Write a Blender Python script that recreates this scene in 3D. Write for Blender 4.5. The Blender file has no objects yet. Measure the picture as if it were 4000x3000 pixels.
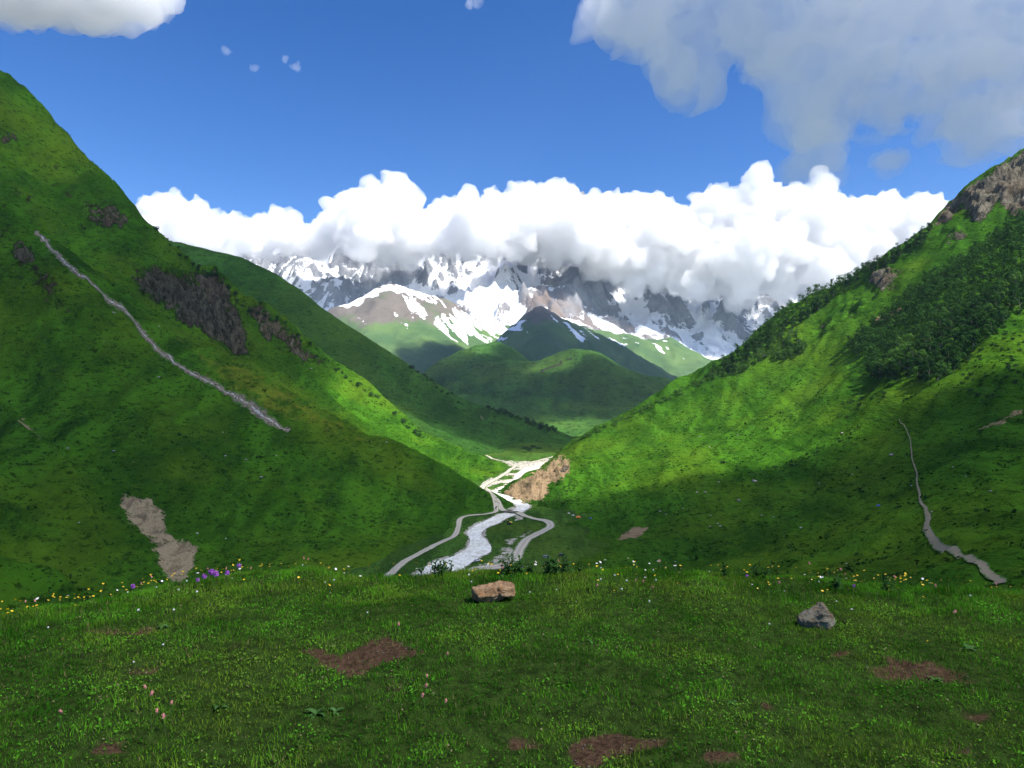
import bpy, math, random
import numpy as np
from mathutils import Vector, Matrix

# ------------------------------------------------------------------ camera, sky, sun, exposure
scene = bpy.context.scene
FPX, CAMZ = 2889.0, 1.6          # focal length in photo pixels (26 mm on 36 mm), eye height
cam_data = bpy.data.cameras.new("camera")
cam_data.lens = 26.0
cam_data.sensor_width = 36.0
cam_data.clip_start = 0.05
cam_data.clip_end = 60000.0
cam = bpy.data.objects.new("camera", cam_data)
scene.collection.objects.link(cam)
cam.location = (0, 0, CAMZ)
cam.rotation_euler = (math.radians(90), 0, 0)
scene.camera = cam

SUN = Vector((0.50, -0.30, 0.81)).normalized()
SUN_EL = math.asin(SUN.z)
SUN_AZ = math.atan2(SUN.x, SUN.y)
world = bpy.data.worlds.new("World")
scene.world = world
world.use_nodes = True
wn = world.node_tree
bg = wn.nodes["Background"]
sky = wn.nodes.new("ShaderNodeTexSky")
sky.sky_type = 'NISHITA'
sky.sun_disc = False
sky.sun_elevation = SUN_EL
sky.sun_rotation = SUN_AZ
sky.altitude = 2200
sky.air_density = 1.0
sky.dust_density = 0.0
sky.ozone_density = 3.0
hs = wn.nodes.new("ShaderNodeHueSaturation")
hs.inputs["Hue"].default_value = 0.510
hs.inputs["Saturation"].default_value = 1.29
hs.inputs["Value"].default_value = 1.0
wn.links.new(sky.outputs[0], hs.inputs["Color"])
wn.links.new(hs.outputs[0], bg.inputs["Color"])
bg.inputs["Strength"].default_value = 0.090

sun_data = bpy.data.lights.new("sun", 'SUN')
sun_data.energy = 4.8
sun_data.angle = math.radians(0.53)
sun_data.color = (1.0, 0.955, 0.88)
sun = bpy.data.objects.new("sun", sun_data)
scene.collection.objects.link(sun)
sun.rotation_euler = (-SUN).to_track_quat('-Z', 'Y').to_euler()

scene.view_settings.view_transform = 'Standard'
scene.view_settings.look = 'None'
scene.view_settings.gamma = 1.0
scene.view_settings.exposure = 1.02
cy = scene.cycles
cy.max_bounces = 14
cy.diffuse_bounces = 2
cy.glossy_bounces = 1
cy.transmission_bounces = 2
cy.transparent_max_bounces = 24
cy.volume_bounces = 12
cy.use_denoising = True
cy.use_adaptive_sampling = True
cy.adaptive_threshold = 0.012
cy.sample_clamp_indirect = 6.0

# ------------------------------------------------------------------ numeric helpers
rng = np.random.default_rng(11)
random.seed(11)


def W(px, py, Y):
    """photo pixel at depth Y (metres ahead of the viewpoint) -> world point"""
    return ((px - 2000.0) / FPX * Y, Y, CAMZ - (py - 1500.0) / FPX * Y)


def proj(X, Y, Z):
    Yc = np.maximum(Y, 0.01)
    return 2000 + FPX * X / Yc, 1500 - FPX * (Z - CAMZ) / Yc


def _hash(ix, iy, iz, seed):
    n = (ix.astype(np.int64) * 374761393 + iy.astype(np.int64) * 668265263
         + iz.astype(np.int64) * 1442695041 + seed * 974634787) & 0xFFFFFFFF
    n = ((n ^ (n >> 13)) * 1274126177) & 0xFFFFFFFF
    n = ((n ^ (n >> 16)) * 2246822519) & 0xFFFFFFFF
    return (n ^ (n >> 15)) & 0xFFFFFFFF


def gnoise2(x, y, seed=0):
    x0, y0 = np.floor(x), np.floor(y)
    fx, fy = x - x0, y - y0
    u = fx ** 3 * (fx * (fx * 6 - 15) + 10)
    v = fy ** 3 * (fy * (fy * 6 - 15) + 10)
    z = np.zeros_like(x0)

    def g(dx, dy):
        a = _hash(x0 + dx, y0 + dy, z, seed) * (2 * math.pi / 4294967296.0)
        return np.cos(a) * (fx - dx) + np.sin(a) * (fy - dy)
    a = g(0, 0) * (1 - u) + g(1, 0) * u
    b = g(0, 1) * (1 - u) + g(1, 1) * u
    return (a * (1 - v) + b * v) * 1.42


def vnoise3(x, y, z, seed=0):
    x0, y0, z0 = np.floor(x), np.floor(y), np.floor(z)
    fx, fy, fz = x - x0, y - y0, z - z0
    u, v, w = [f ** 3 * (f * (f * 6 - 15) + 10) for f in (fx, fy, fz)]

    def g(a, b, c):
        return _hash(x0 + a, y0 + b, z0 + c, seed) / 2147483648.0 - 1.0
    r = []
    for c in (0, 1):
        a = g(0, 0, c) * (1 - u) + g(1, 0, c) * u
        b = g(0, 1, c) * (1 - u) + g(1, 1, c) * u
        r.append(a * (1 - v) + b * v)
    return r[0] * (1 - w) + r[1] * w


def fbm2(x, y, octaves=5, seed=0, gain=0.5, lac=2.03):
    s, a, f = 0, 1.0, 1.0
    for i in range(octaves):
        s = s + a * gnoise2(x * f + 17.3 * i, y * f - 9.1 * i, seed + i)
        a *= gain
        f *= lac
    return s


def ridged2(x, y, octaves=5, seed=0, gain=0.5, lac=2.07):
    s, a, f, w = 0, 1.0, 1.0, 1.0
    for i in range(octaves):
        n = 1 - np.abs(gnoise2(x * f + 3.7 * i, y * f + 8.3 * i, seed + i))
        n = n * n
        s = s + a * n * w
        w = np.clip(n * 1.4, 0, 1)
        a *= gain
        f *= lac
    return s


def smooth(a, b, x):
    t = np.clip((x - a) / (b - a), 0, 1)
    return t * t * (3 - 2 * t)


class RBF:
    """smooth height field through scattered world points"""

    def __init__(self, pts, c=40.0, smoothing=0.0):
        p = np.array(pts, float)
        self.p = p
        self.c = c
        d = np.sqrt(((p[:, None, :2] - p[None, :, :2]) ** 2).sum(-1) + c * c)
        n = len(p)
        A = np.zeros((n + 3, n + 3))
        A[:n, :n] = d - np.eye(n) * smoothing
        A[:n, n] = 1
        A[:n, n + 1:] = p[:, :2] / 1000
        A[n, :n] = 1
        A[n + 1:, :n] = p[:, :2].T / 1000
        self.w = np.linalg.lstsq(A, np.concatenate([p[:, 2], [0, 0, 0]]), rcond=None)[0]

    def __call__(self, X, Y):
        n = len(self.p)
        Z = self.w[n] + self.w[n + 1] * X / 1000 + self.w[n + 2] * Y / 1000
        for i in range(n):
            Z = Z + self.w[i] * np.sqrt((X - self.p[i, 0]) ** 2 + (Y - self.p[i, 1]) ** 2 + self.c ** 2)
        return Z


def inpoly(px, py, poly):
    r = np.zeros(np.shape(px), bool)
    n = len(poly)
    for i in range(n):
        x1, y1 = poly[i]
        x2, y2 = poly[(i + 1) % n]
        if y1 == y2:
            continue
        c = ((y1 > py) != (y2 > py)) & (px < (x2 - x1) * (py - y1) / (y2 - y1) + x1)
        r ^= c
    return r


def polydist(px, py, poly, closed=True):
    d = np.full(np.shape(px), 1e9)
    n = len(poly)
    for i in range(n if closed else n - 1):
        x1, y1 = poly[i][:2]
        x2, y2 = poly[(i + 1) % n][:2]
        dx, dy = x2 - x1, y2 - y1
        t = np.clip(((px - x1) * dx + (py - y1) * dy) / (dx * dx + dy * dy + 1e-9), 0, 1)
        d = np.minimum(d, np.hypot(px - x1 - t * dx, py - y1 - t * dy))
    return d


def soft(px, py, poly, w):
    """1 inside an outline, fading to 0 over w outside"""
    d = polydist(px, py, poly)
    ins = inpoly(px, py, poly)
    return np.clip(0.5 + np.where(ins, d, -d) / (2 * w), 0, 1)


# ------------------------------------------------------------------ mesh helpers
COL = scene.collection


def link(o, parent=None):
    COL.objects.link(o)
    if parent is not None:
        o.parent = parent
    return o


def tag(o, label=None, cat=None, group=None, kind=None):
    if label:
        o["label"] = label
    if cat:
        o["category"] = cat
    if group:
        o["group"] = group
    if kind:
        o["kind"] = kind
    return o


def np_mesh(name, verts, faces, mat, nper=4, smooth_=True, attrs=None, mats_idx=None):
    me = bpy.data.meshes.new(name)
    verts = np.asarray(verts, np.float32)
    faces = np.asarray(faces, np.int32)
    me.vertices.add(len(verts))
    me.vertices.foreach_set("co", verts.ravel())
    nf = len(faces)
    me.loops.add(nf * nper)
    me.loops.foreach_set("vertex_index", faces.ravel())
    me.polygons.add(nf)
    me.polygons.foreach_set("loop_start", np.arange(nf, dtype=np.int32) * nper)
    me.polygons.foreach_set("loop_total", np.full(nf, nper, np.int32))
    me.polygons.foreach_set("use_smooth", np.full(nf, smooth_, bool))
    if attrs:
        for k, v in attrs.items():
            v = np.asarray(v, np.float32)
            at = me.color_attributes.new(k, 'FLOAT_COLOR', 'POINT')
            if v.shape[1] == 3:
                v = np.concatenate([v, np.ones((len(v), 1), np.float32)], 1)
            at.data.foreach_set("color", v.astype(np.float32).ravel())
    for m in (mat if isinstance(mat, (list, tuple)) else [mat]):
        me.materials.append(m)
    if mats_idx is not None:
        me.polygons.foreach_set("material_index", np.asarray(mats_idx, np.int32))
    me.update()
    return me


def grid_faces(ny, nx):
    i = np.arange(ny * nx).reshape(ny, nx)
    return np.stack([i[:-1, :-1], i[:-1, 1:], i[1:, 1:], i[1:, :-1]], -1).reshape(-1, 4)


class Terrain:
    """a height field on a regular world grid, kept for draping things on it"""

    def __init__(self, x0, x1, y0, y1, step, fz):
        self.xs = np.arange(x0, x1 + step * .5, step)
        self.ys = np.arange(y0, y1 + step * .5, step)
        self.step = step
        self.X, self.Y = np.meshgrid(self.xs, self.ys)
        self.Z = fz(self.X, self.Y)

    def z(self, x, y):
        x, y = np.asarray(x, float), np.asarray(y, float)
        fx = np.clip((x - self.xs[0]) / self.step, 0, len(self.xs) - 1.001)
        fy = np.clip((y - self.ys[0]) / self.step, 0, len(self.ys) - 1.001)
        i, j = fx.astype(int), fy.astype(int)
        a, b = fx - i, fy - j
        Z = self.Z
        return (Z[j, i] * (1 - a) * (1 - b) + Z[j, i + 1] * a * (1 - b)
                + Z[j + 1, i] * (1 - a) * b + Z[j + 1, i + 1] * a * b)

    def hit(self, px, py, n=700):
        """where the line of sight through a photo pixel first meets the ground"""
        Ys = np.linspace(self.ys[0], self.ys[-1], n)
        X, Y, Zr = W(px, py, Ys)
        m = (X >= self.xs[0]) & (X <= self.xs[-1])
        below = m & (self.z(X, Y) >= Zr)
        k = np.argmax(below)
        if not below[k]:
            return None
        lo, hi = Ys[max(k - 1, 0)], Ys[k]
        for _ in range(14):
            mid = (lo + hi) / 2
            x, y, zr = W(px, py, mid)
            if self.z(x, y) >= zr:
                hi = mid
            else:
                lo = mid
        x, y, _ = W(px, py, hi)
        return float(x), float(y), float(self.z(x, y))

    def pix(self):
        return proj(self.X, self.Y, self.Z)

    def normal_z(self):
        gy, gx = np.gradient(self.Z, self.step)
        return 1 / np.sqrt(1 + gx * gx + gy * gy)

    def build(self, name, mat, attrs=None):
        v = np.stack([self.X, self.Y, self.Z], -1).reshape(-1, 3)
        at = {k: a.reshape(-1, a.shape[-1]) for k, a in (attrs or {}).items()}
        o = bpy.data.objects.new(name, np_mesh(name, v, grid_faces(*self.Z.shape), mat, attrs=at))
        o["kind"] = "structure"
        return link(o)


# ------------------------------------------------------------------ material helpers
def new_mat(name):
    m = bpy.data.materials.new(name)
    m.use_nodes = True
    nt = m.node_tree
    b = nt.nodes["Principled BSDF"]
    b.inputs["Roughness"].default_value = 0.85
    b.inputs["Specular IOR Level"].default_value = 0.2
    return m, nt, b


class N:
    """terse node building"""

    def __init__(self, nt):
        self.nt = nt

    def node(self, t, **kw):
        n = self.nt.nodes.new(t)
        for k, v in kw.items():
            setattr(n, k, v)
        return n

    def put(self, sock, v):
        if hasattr(v, "links"):
            self.nt.links.new(v, sock)
        else:
            sock.default_value = v

    def pos(self, scale=(1, 1, 1), rot=(0, 0, 0), obj=False):
        if obj:
            src = self.node("ShaderNodeTexCoord").outputs["Object"]
        else:
            src = self.node("ShaderNodeNewGeometry").outputs["Position"]
        m = self.node("ShaderNodeMapping")
        m.inputs["Scale"].default_value = scale
        m.inputs["Rotation"].default_value = rot
        self.nt.links.new(src, m.inputs["Vector"])
        return m.outputs[0]

    def noise(self, vec, scale, detail=5, rough=0.55, dist=0.0):
        n = self.node("ShaderNodeTexNoise")
        self.put(n.inputs["Vector"], vec)
        n.inputs["Scale"].default_value = scale
        n.inputs["Detail"].default_value = detail
        n.inputs["Roughness"].default_value = rough
        n.inputs["Distortion"].default_value = dist
        return n.outputs["Fac"]

    def voro(self, vec, scale, feature='F1'):
        n = self.node("ShaderNodeTexVoronoi", feature=feature)
        self.put(n.inputs["Vector"], vec)
        n.inputs["Scale"].default_value = scale
        return n.outputs["Distance"]

    def ramp(self, fac, a, b, c0=0.0, c1=1.0):
        n = self.node("ShaderNodeMapRange", interpolation_type='SMOOTHSTEP')
        self.put(n.inputs["Value"], fac)
        n.inputs["From Min"].default_value = a
        n.inputs["From Max"].default_value = b
        n.inputs["To Min"].default_value = c0
        n.inputs["To Max"].default_value = c1
        return n.outputs["Result"]

    def mix(self, fac, a, b, blend='MIX'):
        n = self.node("ShaderNodeMix", data_type='RGBA', blend_type=blend)
        self.put(n.inputs["Factor"], fac)
        for s, v in ((n.inputs[6], a), (n.inputs[7], b)):
            if hasattr(v, "links"):
                self.nt.links.new(v, s)
            else:
                s.default_value = (*v, 1)
        return n.outputs[2]

    def math(self, op, a, b=0.0):
        n = self.node("ShaderNodeMath", operation=op)
        self.put(n.inputs[0], a)
        self.put(n.inputs[1], b)
        return n.outputs[0]

    def attr(self, name):
        n = self.node("ShaderNodeAttribute", attribute_name=name)
        s = self.node("ShaderNodeSeparateColor")
        self.nt.links.new(n.outputs["Color"], s.inputs[0])
        return n.outputs["Color"], s.outputs[0], s.outputs[1], s.outputs[2]

    def bump(self, h, strength, dist, bsdf):
        n = self.node("ShaderNodeBump")
        n.inputs["Strength"].default_value = strength
        n.inputs["Distance"].default_value = dist
        self.put(n.inputs["Height"], h)
        self.nt.links.new(n.outputs[0], bsdf.inputs["Normal"])


def hill_material(name, dark, mid, olive, rot, grain=1.0, rock=(0.13, 0.115, 0.10), soil=(0.30, 0.22, 0.15),
                  bump=1.0, rockgrain=0.12):
    """grassland; attribute 'mask': r rock, g bare soil, b dry/flowery grass"""
    m, nt, b = new_mat(name)
    b.inputs["Specular IOR Level"].default_value = 0.0
    n = N(nt)
    p = n.pos()
    streak = n.pos(scale=(1, 0.22, 0.5), rot=(0, 0, rot))
    big = n.noise(p, 0.008 * grain, 4, 0.6)
    st = n.noise(streak, 0.05 * grain, 6, 0.62, 0.3)
    fine = n.noise(n.pos(scale=(1, 1, 1.8)), 0.17 * grain, 5, 0.70)
    tuft = n.noise(p, 0.7 * grain, 3, 0.6)
    terr = n.noise(n.pos(scale=(0.11, 0.11, 1.0)), 0.34 * grain, 6, 0.70, 1.1)
    spk = n.noise(n.pos(scale=(1, 1, 2.0)), 0.26 * grain, 2, 0.5)
    col = n.mix(n.ramp(st, 0.36, 0.62), tuple(c * 0.72 for c in dark), mid)
    st2 = n.noise(streak, 0.012 * grain, 5, 0.6, 0.4)
    col = n.mix(n.ramp(st2, 0.52, 0.40, 0, 0.6), col, tuple(c * 0.6 for c in dark))
    col = n.mix(n.math('MULTIPLY', n.ramp(big, 0.42, 0.68), 0.7), col, olive)
    col = n.mix(n.ramp(terr, 0.45, 0.33, 0, 0.5), col, tuple(c * 0.5 for c in dark))
    col = n.mix(n.ramp(terr, 0.58, 0.74, 0, 0.3), col, tuple(min(1, c * 1.35) for c in olive))
    col = n.mix(n.ramp(fine, 0.47, 0.37, 0, 0.85), col, tuple(c * 0.38 for c in dark))
    col = n.mix(n.ramp(tuft, 0.55, 0.75, 0, 0.5), col, tuple(min(1, c * 1.5) for c in mid))
    col = n.mix(n.math('MULTIPLY', n.ramp(spk, 0.62, 0.68, 0, 0.9), n.ramp(big, 0.64, 0.45)), col, tuple(c * 0.3 for c in dark))
    _, r, g, bl = n.attr("mask")
    yel = n.noise(p, 0.11 * grain, 5, 0.7)
    col = n.mix(n.ramp(n.math('ADD', bl, n.math('SUBTRACT', yel, 0.5)), 0.35, 0.8, 0, 0.8), col,
                (0.19, 0.20, 0.02))
    # bare soil with ragged edges
    rag = n.noise(p, 0.16 * grain, 6, 0.7)
    rag2 = n.noise(p, 0.03 * grain, 5, 0.65)
    ragc = n.math('ADD', n.math('MULTIPLY', rag, 0.6), n.math('MULTIPLY', rag2, 0.4))
    sc = n.mix(n.noise(p, 0.5 * grain, 4), tuple(c * 0.7 for c in soil), tuple(min(1, c * 1.25) for c in soil))
    sc = n.mix(n.ramp(n.noise(n.pos(scale=(1, 1, 0.35)), 0.2 * grain, 6, 0.72, 0.8), 0.46, 0.36, 0, 0.8), sc, tuple(c * 0.25 for c in soil))
    sc = n.mix(n.ramp(n.noise(streak, 0.16 * grain, 6, 0.7, 0.5), 0.5, 0.36, 0, 0.75), sc, tuple(c * 0.4 for c in soil))
    ragc = n.math('ADD', n.math('MULTIPLY', ragc, 0.65), n.math('MULTIPLY', n.noise(streak, 0.07 * grain, 5, 0.65), 0.35))
    sm = n.ramp(n.math('ADD', g, n.math('MULTIPLY', n.math('SUBTRACT', ragc, 0.5), 3.0)), 0.46, 0.60)
    col = n.mix(sm, col, sc)
    # rock
    rp = n.pos(scale=(1, 1, 0.45))
    crack = n.noise(rp, rockgrain, 8, 0.72, 0.6)
    rc = n.mix(n.ramp(crack, 0.38, 0.62), tuple(c * 0.35 for c in rock), tuple(min(1, c * 1.35) for c in rock))
    rc = n.mix(n.ramp(n.noise(p, 0.02, 5, 0.6), 0.45, 0.65, 0, 0.6), rc, (0.16, 0.115, 0.08))
    rk2 = n.noise(n.pos(scale=(1, 1, 0.3)), 0.30 * grain, 6, 0.7, 0.8)
    rc = n.mix(n.ramp(rk2, 0.47, 0.36, 0, 0.9), rc, tuple(c * 0.16 for c in rock))
    rc = n.mix(n.ramp(rk2, 0.58, 0.70, 0, 0.55), rc, tuple(min(1, c * 1.9) for c in rock))
    ragr = n.math('ADD', n.math('MULTIPLY', ragc, 0.7), n.math('MULTIPLY', n.noise(p, 0.05, 5, 0.7), 0.3))
    rm = n.ramp(n.math('ADD', r, n.math('MULTIPLY', n.math('SUBTRACT', ragr, 0.5), 3.6)), 0.45, 0.56)
    col = n.mix(rm, col, rc)
    nt.links.new(col, b.inputs["Base Color"])
    h = n.math('ADD', n.math('MULTIPLY', fine, 0.9), n.math('MULTIPLY', tuft, 0.35))
    h = n.math('ADD', h, n.math('MULTIPLY', n.math('MULTIPLY', n.math('ADD', crack, rk2), rm), 5.0))
    h = n.math('ADD', h, n.math('ADD', n.math('MULTIPLY', st, 2.0), n.math('MULTIPLY', terr, 0.8)))
    n.bump(h, 1.0 * bump, 2.2 / grain, b)
    return m


# ------------------------------------------------------------------ valley floor level
def floor_z(Y):
    return -112.0 + 0.03 * (Y - 480.0)


def floor_at(px, py):
    Y = FPX * 128.0 / (py - 1500 + 86.67)
    return ((px - 2000) / FPX * Y, Y)


# ------------------------------------------------------------------ left hillside
def pts(rows):
    return [W(*r) for r in rows]


crestL = [(-900, -300, 800), (-400, 0, 830), (0, 305, 860), (180, 430, 880), (310, 590, 890), (420, 685, 905), (480, 760, 920),
          (650, 915, 945), (740, 990, 960), (850, 1080, 975), (960, 1180, 1000), (1115, 1255, 1010),
          (1280, 1400, 1025), (1450, 1520, 1040), (1650, 1690, 1055), (1740, 1765, 1068)]
spurL = [(1925, 2012, 626), (1863, 1928, 640), (1815, 1884, 648), (1742, 1827, 655), (1593, 1760, 665),
         (1400, 1692, 675), (1300, 1627, 685), (1080, 1490, 700), (868, 1366, 720), (622, 1200, 750), (520, 1080, 780)]
faceL = [(1500, 1690, 860), (1700, 1805, 860), (1300, 1560, 900), (1100, 1400, 890), (900, 1270, 890),
         (700, 1130, 860), (500, 850, 860), (300, 700, 840), (100, 600, 820),
         (100, 1000, 720), (100, 1500, 560), (100, 1900, 430), (100, 2300, 320),
         (500, 1400, 620), (500, 1800, 500), (500, 2200, 400),
         (900, 1600, 620), (900, 1850, 540), (900, 2150, 450),
         (1300, 1800, 620), (1300, 2000, 540), (1300, 2180, 460), (1600, 1900, 620), (1700, 2050, 560),
         (1600, 2130, 515), (1780, 2040, 590), (1850, 1990, 625),
         (0, 790, 650), (180, 1000, 640), (300, 1150, 620), (-300, 500, 660),
         (-600, 1000, 600), (-600, 1800, 380), (-600, 2300, 260), (1865, 1904, 765), (1916, 1866, 818), (2005, 1815, 925)]
ctrl = pts(crestL) + pts(spurL) + pts(faceL)
for r in crestL:
    x, y, z = W(*r)
    ctrl.append((x - 30, y + 160, max(z - 110, -130)))
    ctrl.append((x - 60, y + 420, max(z - 320, -140)))
for px, zz, Y in ((1300, -44, 770), (1593, -88, 750), (1742, -106, 720), (1080, -8, 780), (868, 30, 780), (1400, -58, 740)):
    ctrl.append(((px - 2000) / FPX * Y, Y, zz))
ctrl += [(60, 640, -135), (60, 760, -135), (120, 900, -130), (0, 480, -140), (-60, 330, -150), (150, 1050, -125), (-250, 250, -120)]
rbfL = RBF(ctrl, 22.0)
clL = [[(505, 1045), (620, 1035), (720, 1070), (840, 1050), (900, 1130), (960, 1260), (985, 1390), (930, 1400),
        (840, 1340), (760, 1290), (640, 1200), (540, 1120)],
       [(930, 1170), (1020, 1190), (1200, 1330), (1285, 1445), (1150, 1400), (1020, 1310)],
       [(300, 780), (420, 770), (530, 840), (520, 900), (400, 905), (330, 860)],
       [(0, 480), (90, 520), (70, 570), (0, 560)], [(140, 610), (230, 620), (250, 690), (150, 670)],
       [(0, 800), (60, 860), (200, 1050), (340, 1220), (330, 1260), (200, 1200), (90, 1060), (0, 960)]]
scarL = [(440, 1925), (500, 1920), (545, 1945), (600, 1940), (640, 1990), (660, 2040), (690, 2100), (770, 2150), (740, 2260),
         (680, 2280), (600, 2150), (500, 2030)]


def zL(X, Y):
    Z = rbfL(X, Y)
    u = X * 0.66 + Y * 0.75          # along the contour
    v = X * 0.75 - Y * 0.66          # downslope
    fade = smooth(-118, -80, Z)
    rib = ridged2(u / 95 + 0.25 * fbm2(X / 160, Y / 160, 2, 5), v / 520, 4, 21)
    Z = Z + fade * (rib - 1.0) * 11.0
    rib2 = ridged2(u / 24 + 0.4 * fbm2(X / 60, Y / 60, 2, 9), v / 170, 3, 31)
    low = smooth(40, -60, Z)
    Z = Z + fade * (rib2 - 1.0) * (1.1 + 3.4 * low)
    up = smooth(40, 160, Z)
    Z = Z + fade * fbm2(X / 70, Y / 70, 5, 3) * (3.0 + 4.0 * up) + fade * fbm2(u / 9, v / 22, 3, 7, gain=0.6) * (0.55 + 0.8 * up)
    Z = Z + up * (ridged2(X / 60, Y / 60 + Z / 45, 4, 57) - 1.0) * 4.5
    px, py = proj(X, Y, Z)
    cl = np.zeros_like(Z)
    for i, c in enumerate(clL):
        cl = np.maximum(cl, soft(px, py, c, 25) * (1.0 if i < 2 else 0.45))
    Z = Z + cl * (ridged2(X / 38, Y / 38 + Z / 50, 6, 51, gain=0.6) - 1.1) * 20
    Z = Z - soft(px, py, scarL, 25) * 3.0
    return Z


hillL = Terrain(-790, 125, 215, 1330, 2.45, zL)
px, py = hillL.pix()
mask = np.zeros(hillL.Z.shape + (3,))
for i, c in enumerate(clL):
    mask[..., 0] = np.maximum(mask[..., 0], soft(px, py, c, 28) * (0.74, 0.62, 0.50, 0.48, 0.46, 0.47)[i])
mask[..., 0] = np.maximum(mask[..., 0], soft(px, py, [(0, 420), (200, 500), (480, 800), (700, 1000), (560, 1020), (300, 940), (0, 780)], 60) * 0.25)
mask[..., 1] = soft(px, py, scarL, 34) * 0.80
mask[..., 1] = np.maximum(mask[..., 1], soft(px, py, [(20, 1620), (90, 1625), (190, 1700), (150, 1720), (40, 1660)], 20) * 0.5)
mask[..., 1] = np.maximum(mask[..., 1], soft(px, py, [(300, 1720), (520, 1780), (640, 1830), (600, 1850), (420, 1790)], 25) * 0.42)
mask[..., 2] = 0.25 * smooth(1250, 1500, py) * smooth(1900, 1600, py) + 0.3 * soft(
    px, py, [(700, 1250), (1300, 1620), (1800, 1880), (1700, 1860), (1000, 1600), (600, 1300)], 40)
mat_left = hill_material("left_grass", (0.028, 0.094, 0.007), (0.054, 0.158, 0.009), (0.092, 0.158, 0.009), math.radians(-41),
                         rock=(0.175, 0.155, 0.10), soil=(0.35, 0.275, 0.165))
hillL.build("left_hillside", mat_left, {"mask": mask})

# ------------------------------------------------------------------ right hillside
crestR = [(4600, 250, 960), (4300, 420, 955), (4000, 600, 950), (3850, 690, 960), (3740, 780, 975), (3640, 875, 985), (3450, 1000, 1000),
          (3300, 1085, 1010), (3150, 1145, 1015), (3000, 1255, 1020), (2880, 1375, 1020), (2760, 1465, 1015),
          (2600, 1545, 1000), (2450, 1620, 970), (2330, 1675, 930), (2230, 1720, 890), (2185, 1772, 850),
          (2100, 1838, 790), (2030, 1885, 745)]
faceR = [(2250, 1900, 690), (2300, 1800, 760), (2450, 1750, 800), (2600, 1700, 820), (2600, 1900, 620),
         (2300, 2000, 618), (2500, 2050, 555), (2500, 2200, 460), (2300, 2100, 538), (2130, 1950, 672),
         (2900, 1600, 820), (2900, 1800, 640), (2900, 2000, 520), (2900, 2200, 400),
         (3200, 1320, 900), (3200, 1500, 800), (3200, 1700, 640), (3200, 1900, 520), (3200, 2100, 400), (3200, 2250, 300),
         (3500, 1250, 800), (3500, 1500, 650), (3500, 1700, 540), (3500, 1900, 440), (3500, 2100, 330), (3500, 2250, 240),
         (3900, 800, 870), (3900, 1000, 770), (3900, 1300, 620), (3900, 1500, 520), (3900, 1700, 420), (3900, 1900, 330),
         (3900, 2100, 250), (3900, 2260, 190), (4400, 1000, 700), (4400, 1500, 450), (4400, 1900, 280), (4400, 2250, 160),
         (5200, 1000, 600), (5200, 1700, 300), (5200, 2300, 120), (2165, 2050, 585), (2250, 2200, 470)]
ctrl = pts(crestR) + pts(faceR)
for r in crestR:
    x, y, z = W(*r)
    if r[0] > 2200:
        ctrl.append((x + 10, y + 130, max(z - 110, -132)))
    ctrl.append((x + 30, y + 380, max(z - 300, -140)))
ctrl += [(-60, 760, -122), (-20, 860, -122), (-60, 640, -128), (-60, 520, -128), (-100, 400, -130), (0, 980, -118), (15, 930, -116), (0, 860, -118), (-22, 805, -119), (60, 1000, -120), (40, 1080, -125)]
rbfR = RBF(ctrl, 22.0)
clR = [[(3635, 895), (3700, 800), (3850, 685), (4000, 590), (4100, 550), (4100, 820), (3960, 845), (3900, 775), (3845, 870), (3800, 860), (3765, 800), (3700, 865)],
       [(3380, 1060), (3450, 1030), (3520, 1060), (3500, 1130), (3440, 1150), (3390, 1120)],
       [(3300, 1190), (3390, 1180), (3380, 1230), (3310, 1230)], [(3190, 1260), (3260, 1230), (3260, 1280), (3200, 1300)],
       [(3680, 900), (3760, 890), (3760, 950), (3700, 960)], [(3480, 990), (3580, 960), (3570, 990), (3500, 1010)],
       [(2960, 1370), (3120, 1310), (3110, 1340), (2980, 1400)]]
bankR = [(2190, 1772), (2235, 1805), (2228, 1850), (2160, 1900), (2120, 1960), (2040, 1965), (1950, 1925), (2030, 1872), (2100, 1830)]
soilR = [[(2405, 2105), (2470, 2065), (2540, 2060), (2490, 2100), (2420, 2115)],
         [(3790, 1690), (3900, 1620), (4000, 1590), (4000, 1620), (3900, 1670)],
         [(3680, 1920), (3760, 1900), (3740, 1925)], [(3800, 1880), (3860, 1870), (3850, 1890)],
         [(3400, 1240), (3560, 1180), (3500, 1230), (3420, 1270)]]


def zR(X, Y):
    Z = rbfR(X, Y)
    u = X * 0.8 - Y * 0.6
    v = X * 0.6 + Y * 0.8
    fade = smooth(-118, -85, Z)
    rib = ridged2(u / 120 + 0.3 * fbm2(X / 190, Y / 190, 2, 15), v / 420, 4, 121)
    calm = 1 - 0.92 * smooth(-10, -40, Z) * smooth(60, 140, X)
    Z = Z + fade * calm * (rib - 1.0) * 10.0
    Z = Z + fade * (ridged2(u / 34 + 0.5 * fbm2(X / 80, Y / 80, 2, 19), v / 150, 3, 131) - 1) * 2.4
    Z = Z + fade * fbm2(X / 60, Y / 60, 5, 13) * 2.2 + fade * fbm2(u / 9, v / 20, 3, 17, gain=0.6) * 0.45
    px, py = proj(X, Y, Z)
    for i, c in enumerate(clR):
        Z = Z + soft(px, py, c, 22) * (ridged2(X / 30, Y / 30 + Z / 40, 5, 151) - 0.9) * 13
    Z = Z + soft(px, py, bankR, 22) * (ridged2(X / 18, Y / 18 + Z / 20, 4, 161) - 1.0) * 8
    return Z


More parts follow.
